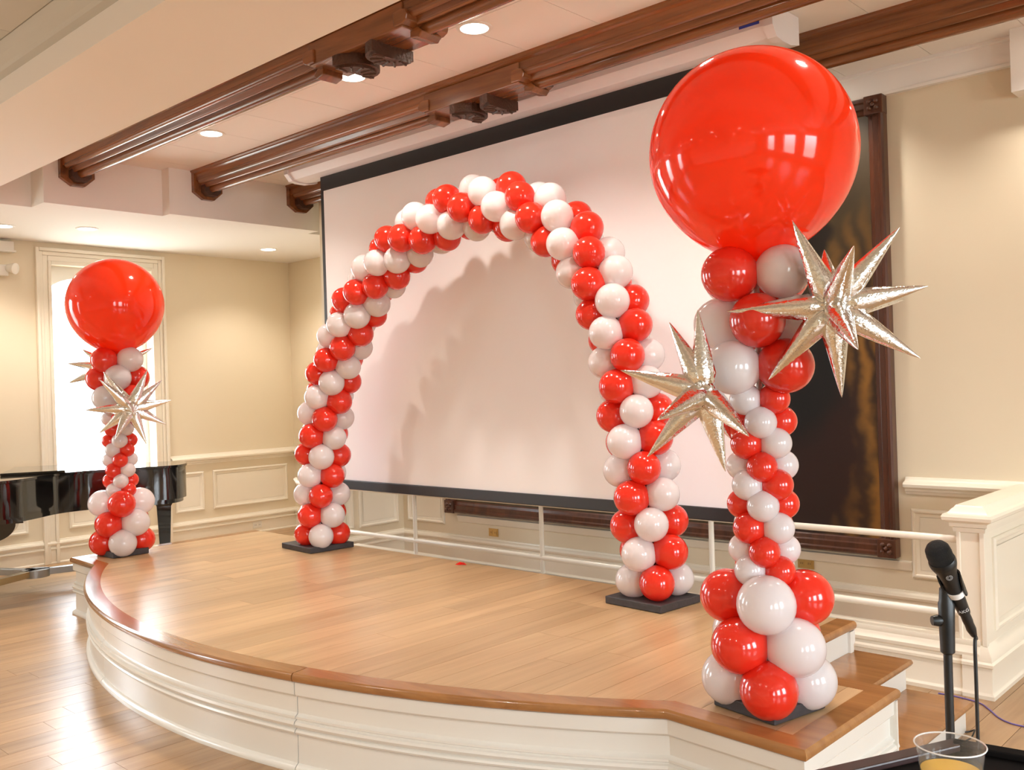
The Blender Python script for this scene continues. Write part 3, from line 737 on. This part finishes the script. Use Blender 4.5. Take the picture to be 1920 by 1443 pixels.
# columns --------------------------------------------------------------
def column(cx, cy, label, layers, phi_c, first, step, giant_z, giant_r, rot):
    t = thing('balloon_column', (cx, cy, S), label, 'balloon column')
    plate(t, cx, cy, 0.31, 0.31, 0.05, rot)
    MB().tube([(cx, cy, S + .04), (cx, cy, giant_z - giant_r)], 0.012, 8).build('pole', 'plastic', t, smooth=60)
    for (z, idx, r, d) in layers:
        for k in range(4):
            ph = phi_c + radians(step * 45 * idx + 90 * k)
            v = Vector((sin(ph), -cos(ph), 0))
            col = first if k % 2 == 0 else ('white' if first == 'red' else 'red')
            bal(t, Vector((cx, cy, z)) + v * d, v, col, r)
    rings = 40; prof = []
    for k in range(rings):
        tt = pi * k / rings; z = cos(tt); rr = sin(tt)
        if z < 0: rr *= 1 - 0.08 * z * z; z *= 1.04
        prof.append((rr * giant_r, z * giant_r))
    zb = prof[-1][1]
    prof += [(giant_r * 0.075, zb - 0.012), (giant_r * 0.06, zb - 0.05), (0, zb - 0.05)]
    g = MB().lathe(prof, 64).mesh('giant_balloon', MAT['red_big'], 180)
    o = link('giant_balloon', g, t); o.location = (0.0, 0.0, giant_z - S); tag(o, 'giant round red balloon')
    return t
BB, DBB = 0.112, 0.148; SB, DSB = 0.063, 0.078; TB, DTB = 0.108, 0.142
near_layers = [(0.582, 0, BB, DBB), (0.742, 1, BB, DBB), (0.915, 2, BB, DBB), (1.030, 3, SB, DSB), (1.108, 4, SB, DSB), (1.200, 5, SB, DSB), (1.290, 6, SB, DSB), (1.372, 7, SB, DSB), (1.445, 8, SB, DSB), (1.537, 9, SB, DSB), (1.621, 10, SB, DSB), (1.713, 11, SB, DSB), (1.842, 11, TB, DTB), (2.022, 12, TB, DTB), (2.212, 13, TB, DTB)]
NC = (-1.872, 3.462); FC = (-7.905, 3.555)
column(*NC, 'tall red and white balloon column with giant red balloon near the stage steps', near_layers, radians(28.6), 'red', -1, 2.705, 0.412, radians(-12))
far_layers = [(0.583, 0, BB, DBB), (0.742, 1, BB, DBB), (0.909, 2, BB, DBB), (1.018, 3, SB, DSB), (1.094, 4, SB, DSB), (1.185, 5, SB, DSB), (1.271, 6, SB, DSB), (1.357, 7, SB, DSB), (1.434, 8, SB, DSB), (1.534, 9, SB, DSB), (1.62, 10, SB, DSB), (1.70, 11, SB, DSB), (1.797, 11, TB, DTB), (1.962, 12, TB, DTB), (2.115, 13, TB, DTB)]
column(*FC, 'tall red and white balloon column with giant red balloon beside the piano', far_layers, radians(65.9), 'white', 1, 2.58, 0.392, radians(0))

# foil starbursts --------------------------------------------------------
def spike_mesh(name):
    # unit length along +Z, three-lobed inflated foil cone with crimps
    prof = [(0.03, 0.0), (0.085, 0.05), (0.125, 0.14), (0.135, 0.22), (0.128, 0.32), (0.108, 0.45), (0.082, 0.60), (0.053, 0.76), (0.026, 0.90), (0.010, 0.97), (0.0, 1.0)]
    n = 24; vs = []; fs = []
    for i, (r, z) in enumerate(prof):
        for k in range(n):
            a = 2 * pi * k / n
            lobe = 1 + 0.11 * abs(cos(1.5 * a)) - 0.05
            crimp = 1 + (0.06 * sin(a * 9 + i * 2) if i < 5 else 0)
            vs.append((r * lobe * crimp * cos(a), r * lobe * crimp * sin(a), z))
    for i in range(len(prof) - 1):
        for k in range(n):
            k2 = (k + 1) % n; fs.append((i * n + k, i * n + k2, (i + 1) * n + k2, (i + 1) * n + k))
    fs.append(list(range(n))[::-1])
    return MB().add(vs, fs).mesh(name, MAT['foil'], 35)
SPK = spike_mesh('spike')
def starburst(px, py, depth, R, tips, label, rpx):
    c = Vector((0, 0, EYE)) + ray(px, py) * depth
    t = thing('foil_starburst', c, label, 'foil balloon', 'silver foil starbursts on the columns')
    view = ray(px, py).normalized(); ax = view.cross(Vector((0, 0, 1))).normalized(); ay = ax.cross(view)
    ax2 = ax * cos(ROLL) - ay * sin(ROLL); ay2 = ax * sin(ROLL) + ay * cos(ROLL)
    for (dx, dy, dep) in tips:
        a, b = dx / rpx, -dy / rpx; L = sqrt(a * a + b * b)
        if dep == 0: w = 0
        else: w = sqrt(max(0.05, 1 - min(1, L * L))) * dep
        v = ax2 * a + ay2 * b - view * w
        o = link('spike', SPK, t); ln = R * v.length
        o.scale = (R, R, ln); o.rotation_euler = v.to_track_quat('Z', 'Y').to_euler()
    # hub
    o = link('hub', MB().lathe([(0, -0.05), (0.03, -0.04), (0.05, 0), (0.03, 0.04), (0, 0.05)], 12).mesh('hub', MAT['foil'], 60), t)
    return t
starburst(1560, 574, 3.50, 0.35, [(-72, -165, 0), (118, -142, 0), (168, -33, -0.3), (155, 100, 0), (18, 173, 0), (-117, 140, 0), (-195, 5, 0), (36, -104, 1), (43, 76, 1), (-15, -115, -1), (135, -10, -1)], 'silver foil starburst high on the column near the steps, in front of the painting', 178)
starburst(1322, 735, 3.55, 0.33, [(-14, -157, 0), (-68, -135, -0.2), (-160, -42, 0), (-84, 50, 1), (-109, 125, 0), (38, 150, 0), (76, 78, 0.9), (52, 95, -1)], 'silver foil starburst lower on the column near the steps, in front of the arch', 166)
starburst(246, 765, 7.72, 0.35, [(28, -72, 0.3), (-49, -69, 0.2), (-55, -54, 0.8), (55, -54, 0), (73, -15, 0), (63, 32, 0), (27, 68, 0.4), (-28, 58, 0.6), (-56, 47, 0), (-80, 3, 0), (4, 8, 1)], 'silver foil starburst facing the room on the column beside the piano', 81)
starburst(208, 688, 8.22, 0.37, [(-75, -6, 0), (-74, 31, 0), (-50, -33, 0), (75, -38, 0), (70, 13, 0), (10, 60, 0), (-5, -60, 0)], 'silver foil starburst on the window side of the column beside the piano', 80)

# red scrap on the stage
m = MB(); m.add([(0, 0, 0), (0.05, 0.015, 0.004), (0.075, 0.05, 0.0), (0.03, 0.06, 0.012), (-0.02, 0.035, 0.003), (0, 0, -0.0), (0.02, 0.03, 0.018)], [(0, 1, 6), (1, 2, 6), (2, 3, 6), (3, 4, 6), (4, 0, 6)])
m.xf(Matrix.Translation((-5.16, 4.83, S)))
tag(m.build('balloon_scrap', 'scrap'), 'small torn scrap of red balloon on the stage boards', 'scrap')

# ------------------------------------------------------------------ outlets, emergency light, small box
def outlet(x, y, z, face, mat, label):
    t = thing('outlet', (x, y, z), label, 'outlet')
    def B(a0, a1, d0, d1, z0, z1):
        return MB().box(x + d0, x + d1, y + a0, y + a1, z + z0, z + z1) if face == 'X' else MB().box(x + a0, x + a1, y - d1, y - d0, z + z0, z + z1)
    B(-0.065, 0.065, 0, 0.006, -0.04, 0.04).build('plate', mat, t, bevel=0.002)
    for s in (-0.03, 0.03):
        B(s - 0.017, s + 0.017, 0.006, 0.009, -0.02, 0.02).build('socket', mat, t)
        B(s - 0.009, s - 0.006, 0.009, 0.0095, -0.008, 0.008).build('slot', 'dark', t); B(s + 0.006, s + 0.009, 0.009, 0.0095, -0.008, 0.008).build('slot', 'dark', t)
outlet(-6.62, YW4, 0.33, 'Y', 'brass', 'brass wall outlet under the painting, left of the arch leg')
outlet(-3.30, YW4, 0.375, 'Y', 'brass', 'brass wall outlet behind the column near the steps')
outlet(XW1 + 0.016, 6.60, 0.10, 'X', 'plastic', 'white outlet in the baseboard of the window wall')
em = thing('emergency_light', (XW1, 3.62, 3.18), 'white twin-head emergency light on the wall beside the window', 'emergency light')
MB().box(XW1, XW1 + 0.07, 3.45, 3.68, 3.12, 3.24).build('body', 'plastic', em, bevel=0.01)
for k, yy in enumerate((3.50, 3.70)):
    h = MB().lathe([(0, -0.05), (0.04, -0.05), (0.055, 0.02), (0.06, 0.04), (0.05, 0.045), (0, 0.04)], 16, Matrix.Translation((XW1 + 0.11, yy, 3.20)) @ Vector((0.8, 0.5 if k else -0.5, -0.15)).to_track_quat('Z', 'Y').to_matrix().to_4x4()).build('lamp_head', 'plastic', em, smooth=50)
sb = thing('wall_box', (XW1, 3.63, 3.42), 'small cream box fixed high on the wall under the ceiling', 'box')
MB().box(XW1, XW1 + 0.09, 3.3, 3.735, 3.39, 3.49).build('cover', 'plastic', sb, bevel=0.008)
MB().box(XW1, XW1 + 0.10, 3.28, 3.75, 3.375, 3.395).build('lip', 'plastic', sb)

# ------------------------------------------------------------------ grand piano on a dolly
U = Vector((0.454, 0.891, 0)).normalized(); V = Vector((U.y, -U.x, 0))
def PW(u, v, z): return U * (u) + V * (v) + Vector((0, 0, z))
VS = -10.55    # spine
piano = thing('grand_piano', tuple(PW(-1.0, VS + 0.7, 0)), 'black lacquered grand piano on a wheeled dolly beneath the window', 'piano')
def curve(pts, n=8):
    out = []
    for i in range(len(pts) - 1):
        p0 = Vector(pts[max(i - 1, 0)]); p1 = Vector(pts[i]); p2 = Vector(pts[i + 1]); p3 = Vector(pts[min(i + 2, len(pts) - 1)])
        for k in range(n):
            t = k / n; out.append(0.5 * ((2 * p1) + (p2 - p0) * t + (2 * p0 - 5 * p1 + 4 * p2 - p3) * t * t + (3 * p1 - p0 - 3 * p2 + p3) * t ** 3))
    return out + [Vector(pts[-1])]
side = curve([(-2.15, 1.49), (-1.75, 1.49), (-1.50, 1.475), (-1.32, 1.38), (-1.17, 1.15), (-1.02, 0.88), (-0.80, 0.73), (-0.50, 0.68), (-0.15, 0.665), (0.02, 0.61), (0.10, 0.47), (0.12, 0.30), (0.06, 0.10), (-0.06, 0.0)])
out = [(p.x, p.y) for p in side] + [(-1.9, 0.0), (-2.15, 0.0)]
PZ = 1.085
def pprism(poly, z0, z1, name, mat, bev=0, smooth=30):
    m = MB().prism([(0, 0)] * 0 + poly, z0, z1)
    m.v = [PW(v.x, VS + v.y, v.z) for v in m.v]
    return m.build(name, mat, piano, smooth=smooth, bevel=bev)
def pbox(u0, u1, v0, v1, z0, z1, name, mat, par=None, bev=0):
    m = MB().box(u0, u1, v0, v1, z0, z1); m.v = [PW(v.x, VS + v.y, v.z) for v in m.v]
    return m.build(name, mat, par or piano, bevel=bev)
pprism(out, 0.775, PZ, 'rim', 'piano')
cx_, cy_ = -0.9, 0.55
inset = [(cx_ + (u - cx_) * 0.97, cy_ + (v - cy_) * 0.96) for u, v in out]
pprism(inset, 0.735, 0.775, 'underside', 'piano')
lid = [(u, v) for u, v in out if u > -1.52]
lid = [(u * 1.0 + 0.012, v + (0.012 if v > 0.3 else -0.012)) for u, v in lid if u > -1.5] + [(-1.5, -0.012)]
pprism([(-1.5, 1.485)] + lid, PZ + 0.004, PZ + 0.026, 'lid', 'piano')
pbox(-1.49, -0.95, 0.0, 0.85, PZ + 0.027, PZ + 0.05, 'lid_flap', 'piano', bev=0.003)
pbox(-1.86, -1.82, 0.35, 1.15, PZ + 0.0, PZ + 0.24, 'music_desk', 'piano', bev=0.003)
pbox(-2.15, -1.75, 0.08, 1.41, 0.74, 0.79, 'keybed', 'piano')
kb = pbox(-2.12, -1.97, 0.14, 1.35, PZ - 0.16, PZ - 0.14, 'keyboard', 'plastic')
nb = 10; bk = [(-1.95, 0.775), (-1.95, 0.60), (-1.60, 0.56)] + [(-1.54 + 0.22 * sin(pi / 2 * k / nb) * 1.0, 0.56 + 0.155 * (1 - cos(pi / 2 * k / nb))) for k in range(nb + 1)] + [(-1.26, 0.715), (-1.26, 0.775)]
mbk = MB().prism_axis(bk, 1.02, 1.24, 'Y'); mbk.v = [PW(w.x, VS + w.y, w.z) for w in mbk.v]; mbk.build('leg_bracket', 'piano', piano)
def leg(u, v, zb):
    m = MB(); w0, w1 = 0.085, 0.052
    zs = [(0.775, w0), (0.72, w0), (0.69, w0 * .82), (zb + 0.08, w1), (zb + 0.05, w1 * 1.25), (zb, w1 * 1.25)]
    vs = []; fs = []
    for z, w in zs:
        vs += [PW(u - w, VS + v - w, z), PW(u + w, VS + v - w, z), PW(u + w, VS + v + w, z), PW(u - w, VS + v + w, z)]
    for i in range(len(zs) - 1):
        for k in range(4): fs.append((i * 4 + k, i * 4 + (k + 1) % 4, i * 4 + 4 + (k + 1) % 4, i * 4 + 4 + k))
    fs += [(3, 2, 1, 0), tuple(len(vs) - 4 + k for k in range(4))]
    return m.add(vs, fs).build('leg', 'piano', piano, bevel=0.006)
LEGS = [(-0.10, 0.36), (-1.62, 1.13), (-1.80, 0.25)]
for u, v in LEGS: leg(u, v, 0.235)
hubp = (-1.25, 0.62)
for (u, v), mt in zip(LEGS, ('steel', 'gold', 'steel')):
    a = PW(hubp[0], VS + hubp[1], 0.17); b = PW(u, VS + v, 0.17); d = (b - a).normalized(); s = Vector((-d.y, d.x, 0)) * 0.035
    m = MB(); b2 = b + d * 0.1
    vs = [a - s, b2 - s, b2 + s, a + s]; vs = [w + Vector((0, 0, -0.03)) for w in vs] + [w + Vector((0, 0, 0.03)) for w in vs]
    m.add(vs, [(3, 2, 1, 0), (4, 5, 6, 7), (0, 1, 5, 4), (1, 2, 6, 5), (2, 3, 7, 6), (3, 0, 4, 7)])
    arm = m.build('dolly_arm', mt, piano, bevel=0.004)
    m = MB().box(-0.085, 0.085, -0.085, 0.085, 0.17, 0.235).xf(Matrix.Translation(PW(u, VS + v, 0)))
    m.build('leg_cup', 'steel', arm)
    for s_ in (-1, 1):
        side_ = Vector((-d.y, d.x, 0)) * (0.10 * s_) + d * 0.05
        c = b + side_
        w = MB().lathe([(0, -0.022), (0.05, -0.022), (0.062, -0.016), (0.062, 0.016), (0.05, 0.022), (0, 0.022)], 20, Matrix.Translation((c.x, c.y, 0.062)) @ d.to_track_quat('X', 'Z').to_matrix().to_4x4() @ Matrix.Rotation(pi / 2, 4, 'X'))
        w.build('caster', 'steel', arm, smooth=40)
        MB().box(c.x - 0.03, c.x + 0.03, c.y - 0.03, c.y + 0.03, 0.115, 0.15).build('caster_fork', 'steel', arm)
MB().lathe([(0, 0.13), (0.12, 0.13), (0.12, 0.20), (0, 0.20)], 24, Matrix.Translation(PW(hubp[0], VS + hubp[1], 0))).build('dolly_hub', 'steel', piano, smooth=40)
pbox(-1.72, -1.55, 0.62, 0.88, 0.24, 0.30, 'pedal_box', 'piano', bev=0.006)
for k in (0.66, 0.84): pbox(-1.66, -1.62, k - 0.015, k + 0.015, 0.30, 0.745, 'lyre_rod', 'piano')

# ------------------------------------------------------------------ microphone and stand
MX, MY = -0.652, 1.925
st = thing('microphone_stand', (MX, MY, 0), 'slim black microphone stand beside the dark table', 'microphone stand')
MB().lathe([(0, 0), (0.14, 0), (0.145, 0.01), (0.13, 0.03), (0.03, 0.045), (0, 0.05)], 32, Matrix.Translation((MX, MY, 0))).build('base', 'micblack', st, smooth=40)
MB().tube([(MX, MY, 0.03), (MX, MY, 1.31)], 0.0083, 14).build('pole', 'micblack', st, smooth=60)
MB().lathe([(0.008, 1.245), (0.0135, 1.25), (0.0145, 1.30), (0.0155, 1.345), (0.0135, 1.35), (0.012, 1.375), (0, 1.378)], 18, Matrix.Translation((MX, MY, 0))).build('clutch', 'micblack', st, smooth=40)
kn = Vector((MX, MY, 1.312)) - Vector(rgt) * 0.018
MB().lathe([(0, -0.012), (0.009, -0.011), (0.0115, 0), (0.009, 0.01), (0, 0.012)], 14, Matrix.Translation(kn) @ Vector(rgt).to_track_quat('Z', 'Y').to_matrix().to_4x4()).build('knob', 'micblack', st, smooth=60)
# microphone axis: head up-left, tail down-right as seen, leaning a little towards the room
head = Vector((0, 0, EYE)) + ray(1754, 1022) * 1.80
tail = Vector((0, 0, EYE)) + ray(1808, 1148) * 1.86
axd = (head - tail).normalized(); Lm = (head - tail).length
MM = Matrix.Translation(tail) @ axd.to_track_quat('Z', 'Y').to_matrix().to_4x4()
mic = thing('microphone', tuple(tail), 'black handheld microphone with white band clipped to the stand', 'microphone')
q = Lm
MB().lathe([(0, 0), (0.0115, 0.0), (0.0120, 0.004), (0.0125, 0.02), (0.0155, 0.07 * q / 0.15), (0.018, 0.60 * q), (0.021, 0.66 * q), (0.0245, 0.72 * q), (0, 0.72 * q)], 28, MM).build('body', 'micblack', mic, smooth=40)
MB().lathe([(0, 0.72 * q), (0.0245, 0.72 * q), (0.0255, 0.75 * q), (0.0255, 0.78 * q), (0.0245, 0.80 * q), (0, 0.8 * q)], 28, MM).build('collar', 'micblack', mic, smooth=40)
MB().lathe([(0.0235, 0.80 * q), (0.0238, 0.88 * q), (0.0225, 0.95 * q), (0.018, 0.99 * q), (0.010, 1.01 * q), (0, 1.015 * q)], 28, MM).build('grille', 'mesh', mic, smooth=60)
bd = MB().lathe([(0.0148, 0.275 * q), (0.0162, 0.275 * q), (0.0168, 0.345 * q), (0.0150, 0.345 * q)], 28, MM).build('band', 'band', mic, smooth=40); tag(bd, 'white tape band')
# clip around the body, open towards the camera side
fc = MM.inverted() @ Vector((0, 0, EYE)); ang = atan2(fc.y, fc.x)
vs = []; fs = []; nn = 16
for i, zz in enumerate((0.27 * q, 0.36 * q, 0.50 * q, 0.56 * q)):
    op = radians((70, 62, 75, 95)[i]); rr0 = 0.0172 + 0.002 * i / 3
    for k in range(nn + 1):
        a = ang - 0.25 + op + (2 * pi - 2 * op) * k / nn
        for r_ in (rr0, rr0 + 0.0032): vs.append(MM @ Vector((r_ * cos(a), r_ * sin(a), zz)))
W2 = 2 * (nn + 1)
for i in range(3):
    for k in range(nn):
        b0 = i * W2 + 2 * k
        fs += [(b0, b0 + 2, b0 + W2 + 2, b0 + W2), (b0 + 1, b0 + W2 + 1, b0 + W2 + 3, b0 + 3)]
    fs += [(i * W2, i * W2 + W2, i * W2 + W2 + 1, i * W2 + 1), (i * W2 + W2 - 2, i * W2 + W2 - 1, i * W2 + 2 * W2 - 1, i * W2 + 2 * W2 - 2)]
for k in range(nn):
    fs += [(2 * k, 2 * k + 1, 2 * k + 3, 2 * k + 2), (3 * W2 + 2 * k, 3 * W2 + 2 * k + 2, 3 * W2 + 2 * k + 3, 3 * W2 + 2 * k + 1)]
MB().add(vs, fs).build('clip', 'micblack', st, smooth=40)
cb = MM @ Vector((0, 0, 0.36 * q)); MB().tube([(MX, MY, 1.365), ((MX + cb.x) / 2, (MY + cb.y) / 2, 1.385), (cb.x - rgt.x * .018, cb.y - rgt.y * .018, cb.z)], 0.010, 10).build('swivel', 'micblack', st, smooth=60)
# print: ring emblem and maker letters
def text_on(par, s, size, zc, name, r, turn=0.0):
    cu = bpy.data.curves.new(name, 'FONT'); cu.body = s; cu.size = size; cu.align_x = 'CENTER'; cu.align_y = 'CENTER'; cu.extrude = 0.0002
    tmp = bpy.data.objects.new('tmp', cu); COL.objects.link(tmp)
    me = bpy.data.meshes.new_from_object(tmp.evaluated_get(bpy.context.evaluated_depsgraph_get())); bpy.data.objects.remove(tmp)
    for v in me.vertices:
        th = ang + turn + v.co.x / r; rr = r + 0.0004 + v.co.z
        v.co = (MM @ Vector((rr * cos(th), rr * sin(th), zc + v.co.y))) - ORG[par.name]
    me.materials.clear(); me.materials.append(MAT['silverprint'])
    return link(name, me, par)
text_on(mic, 'AKG', 0.0105, 0.085 * q, 'lettering', 0.0142)
m = MB(); zc = 0.62 * q; r0 = 0.0192
for ra, rb in ((0.0058, 0.0050), (0.0034, 0.0027)):
    n = 20; vs = []; fs = []
    for k in range(n):
        for r_ in (ra, rb):
            xx_, zz_ = r_ * cos(2 * pi * k / n), r_ * sin(2 * pi * k / n); th = ang + xx_ / r0
            vs.append(MM @ Vector(((r0 + .0012) * cos(th), (r0 + .0012) * sin(th), zc + zz_)))
    for k in range(n): k2 = (k + 1) % n; fs.append((2 * k, 2 * k + 1, 2 * k2 + 1, 2 * k2))
    m.add(vs, fs)
m.build('emblem', 'silverprint', mic)
# plug and cable
plug = thing('microphone_cable', tuple(tail), 'black cable hanging from the microphone plug', 'cable')
MB().lathe([(0, 0.0), (0.0095, -0.001), (0.0098, -0.022), (0.0090, -0.03), (0.0095, -0.045), (0.006, -0.062), (0.0035, -0.066), (0, -0.066)], 20, MM).build('plug', 'micblack', plug, smooth=40)
e0 = MM @ Vector((0, 0, -0.06)); e1 = Vector((0, 0, EYE)) + ray(1828, 1210) * 1.86; e2 = Vector((0, 0, EYE)) + ray(1832, 1330) * 1.86
pts = [e0, e0 + (e1 - e0) * 0.35 + rgt * 0.004, e1, e2, Vector((e2.x, e2.y, 0.6)), Vector((e2.x + .02, e2.y, 0.15)), Vector((e2.x + .05, e2.y + .04, 0.03)), Vector((e2.x + .10, e2.y + .10, 0.0045)), Vector((e2.x + 1.2, e2.y + .3, 0.0045))]
MB().tube([Vector(p) for p in curve([tuple(p) for p in pts], 5)], 0.0036, 8).build('cord', 'cable', plug, smooth=60)

# cables on the floor
pc = [(-1.9, 5.44, .004), (-1.817, 5.445, .004), (-1.681, 5.415, .004), (-1.60, 5.33, .004), (-1.54, 5.25, .004), (-1.476, 5.198, .004), (-1.40, 5.185, .004), (-1.2, 5.2, .004), (-0.6, 5.35, .004)]
tag(MB().tube(curve(pc, 5), 0.004, 8).build('floor_cable', 'purple', smooth=60), 'thin violet cable lying on the floor by the half wall', 'cable')
lp = [(-1.63, 4.90, .004), (-1.585, 4.95, .004), (-1.56, 4.94, .02), (-1.545, 4.90, .03), (-1.545, 4.85, .012), (-1.56, 4.80, .004), (-1.57, 4.6, .004)]
tag(MB().tube(curve(lp, 5), 0.004, 8).build('floor_cable', 'cable', smooth=60), 'short loop of black cable against the lowest step', 'cable')

# ------------------------------------------------------------------ dark table with a cup of juice
TZT = 1.165
def onz(px, py, z): d = ray(px, py); t = (z - EYE) / d.z; return Vector((0, 0, EYE)) + d * t
pA = onz(1520, 1443, TZT); pB = onz(1735, 1394, TZT); pC = onz(1850, 1393, TZT); pD = onz(1920, 1405, TZT)
dl = (pA - pB).normalized(); dr = (pD - pC).normalized()
# corner = intersection of the two edge lines
den = dl.x * dr.y - dl.y * dr.x; tt = ((pC.x - pB.x) * dr.y - (pC.y - pB.y) * dr.x) / den
cor = pB + dl * tt
tb = thing('cocktail_table', (cor.x + 0.1, cor.y - 0.45, 0), 'black high table with dark brown rim in the foreground', 'table')
p0 = cor; p1 = cor + dl * 0.8; p3 = cor + dr * 0.7; p2 = p1 + dr * 0.7
quad = [p0, p1, p2, p3]; cen = (p0 + p1 + p2 + p3) / 4
MB().prism([(p.x, p.y) for p in quad], TZT - 0.04, TZT - 0.012).build('table_top', 'table', tb)
def rim(a, b, mt='table'):
    n_ = (b - a).normalized(); s_ = Vector((-n_.y, n_.x, 0)); s_ = s_ if s_.dot(cen - a) > 0 else -s_
    P = [a, b, b + s_ * 0.03, a + s_ * 0.03]
    MB().prism([(p.x, p.y) for p in P], TZT - 0.0121, TZT).build('rim', mt, tb, bevel=0.003)
rim(p0, p1, 'tableedge')
for a, b in ((p1, p2), (p2, p3), (p3, p0)): rim(a, b)
MB().tube([(cen.x, cen.y, 0.02), (cen.x, cen.y, TZT - 0.04)], 0.035, 20).build('pedestal', 'table', tb, smooth=60)
MB().lathe([(0, 0), (0.26, 0), (0.27, 0.012), (0.05, 0.04), (0, 0.04)], 36, Matrix.Translation((cen.x, cen.y, 0))).build('foot', 'table', tb, smooth=40)
cp = onz(1781, 1393, TZT + 0.108)
CUPZ = TZT - 0.012
cup = thing('plastic_cup', (cp.x, cp.y, CUPZ), 'clear plastic cup of orange juice on the black table', 'cup')
HC = 0.12
TR = Matrix.Translation((cp.x, cp.y, CUPZ))
MB().lathe([(0, 0.001), (0.030, 0.001), (0.031, 0.003), (0.0455, HC - 0.004), (0.0475, HC - 0.003), (0.0480, HC - 0.001), (0.0470, HC), (0.0450, HC - 0.001), (0.0300, 0.005), (0, 0.004)], 40, TR).build('wall', 'cup', cup, smooth=50)
MB().lathe([(0, 0.0052), (0.0297, 0.0056), (0.0297 + 0.0148 * 0.68, 0.005 + (HC - 0.006) * 0.68), (0.0, 0.005 + (HC - 0.006) * 0.68)], 40, TR).build('juice', 'juice', cup, smooth=40)
MB().tube([(cp.x + 0.0472 * cos(2 * pi * k / 40), cp.y + 0.0472 * sin(2 * pi * k / 40), CUPZ + HC - 0.0015) for k in range(41)], 0.0011, 6).build('lip', 'band', cup, smooth=60)  # clear rim drawn opaque white: its highlight is put into the colour
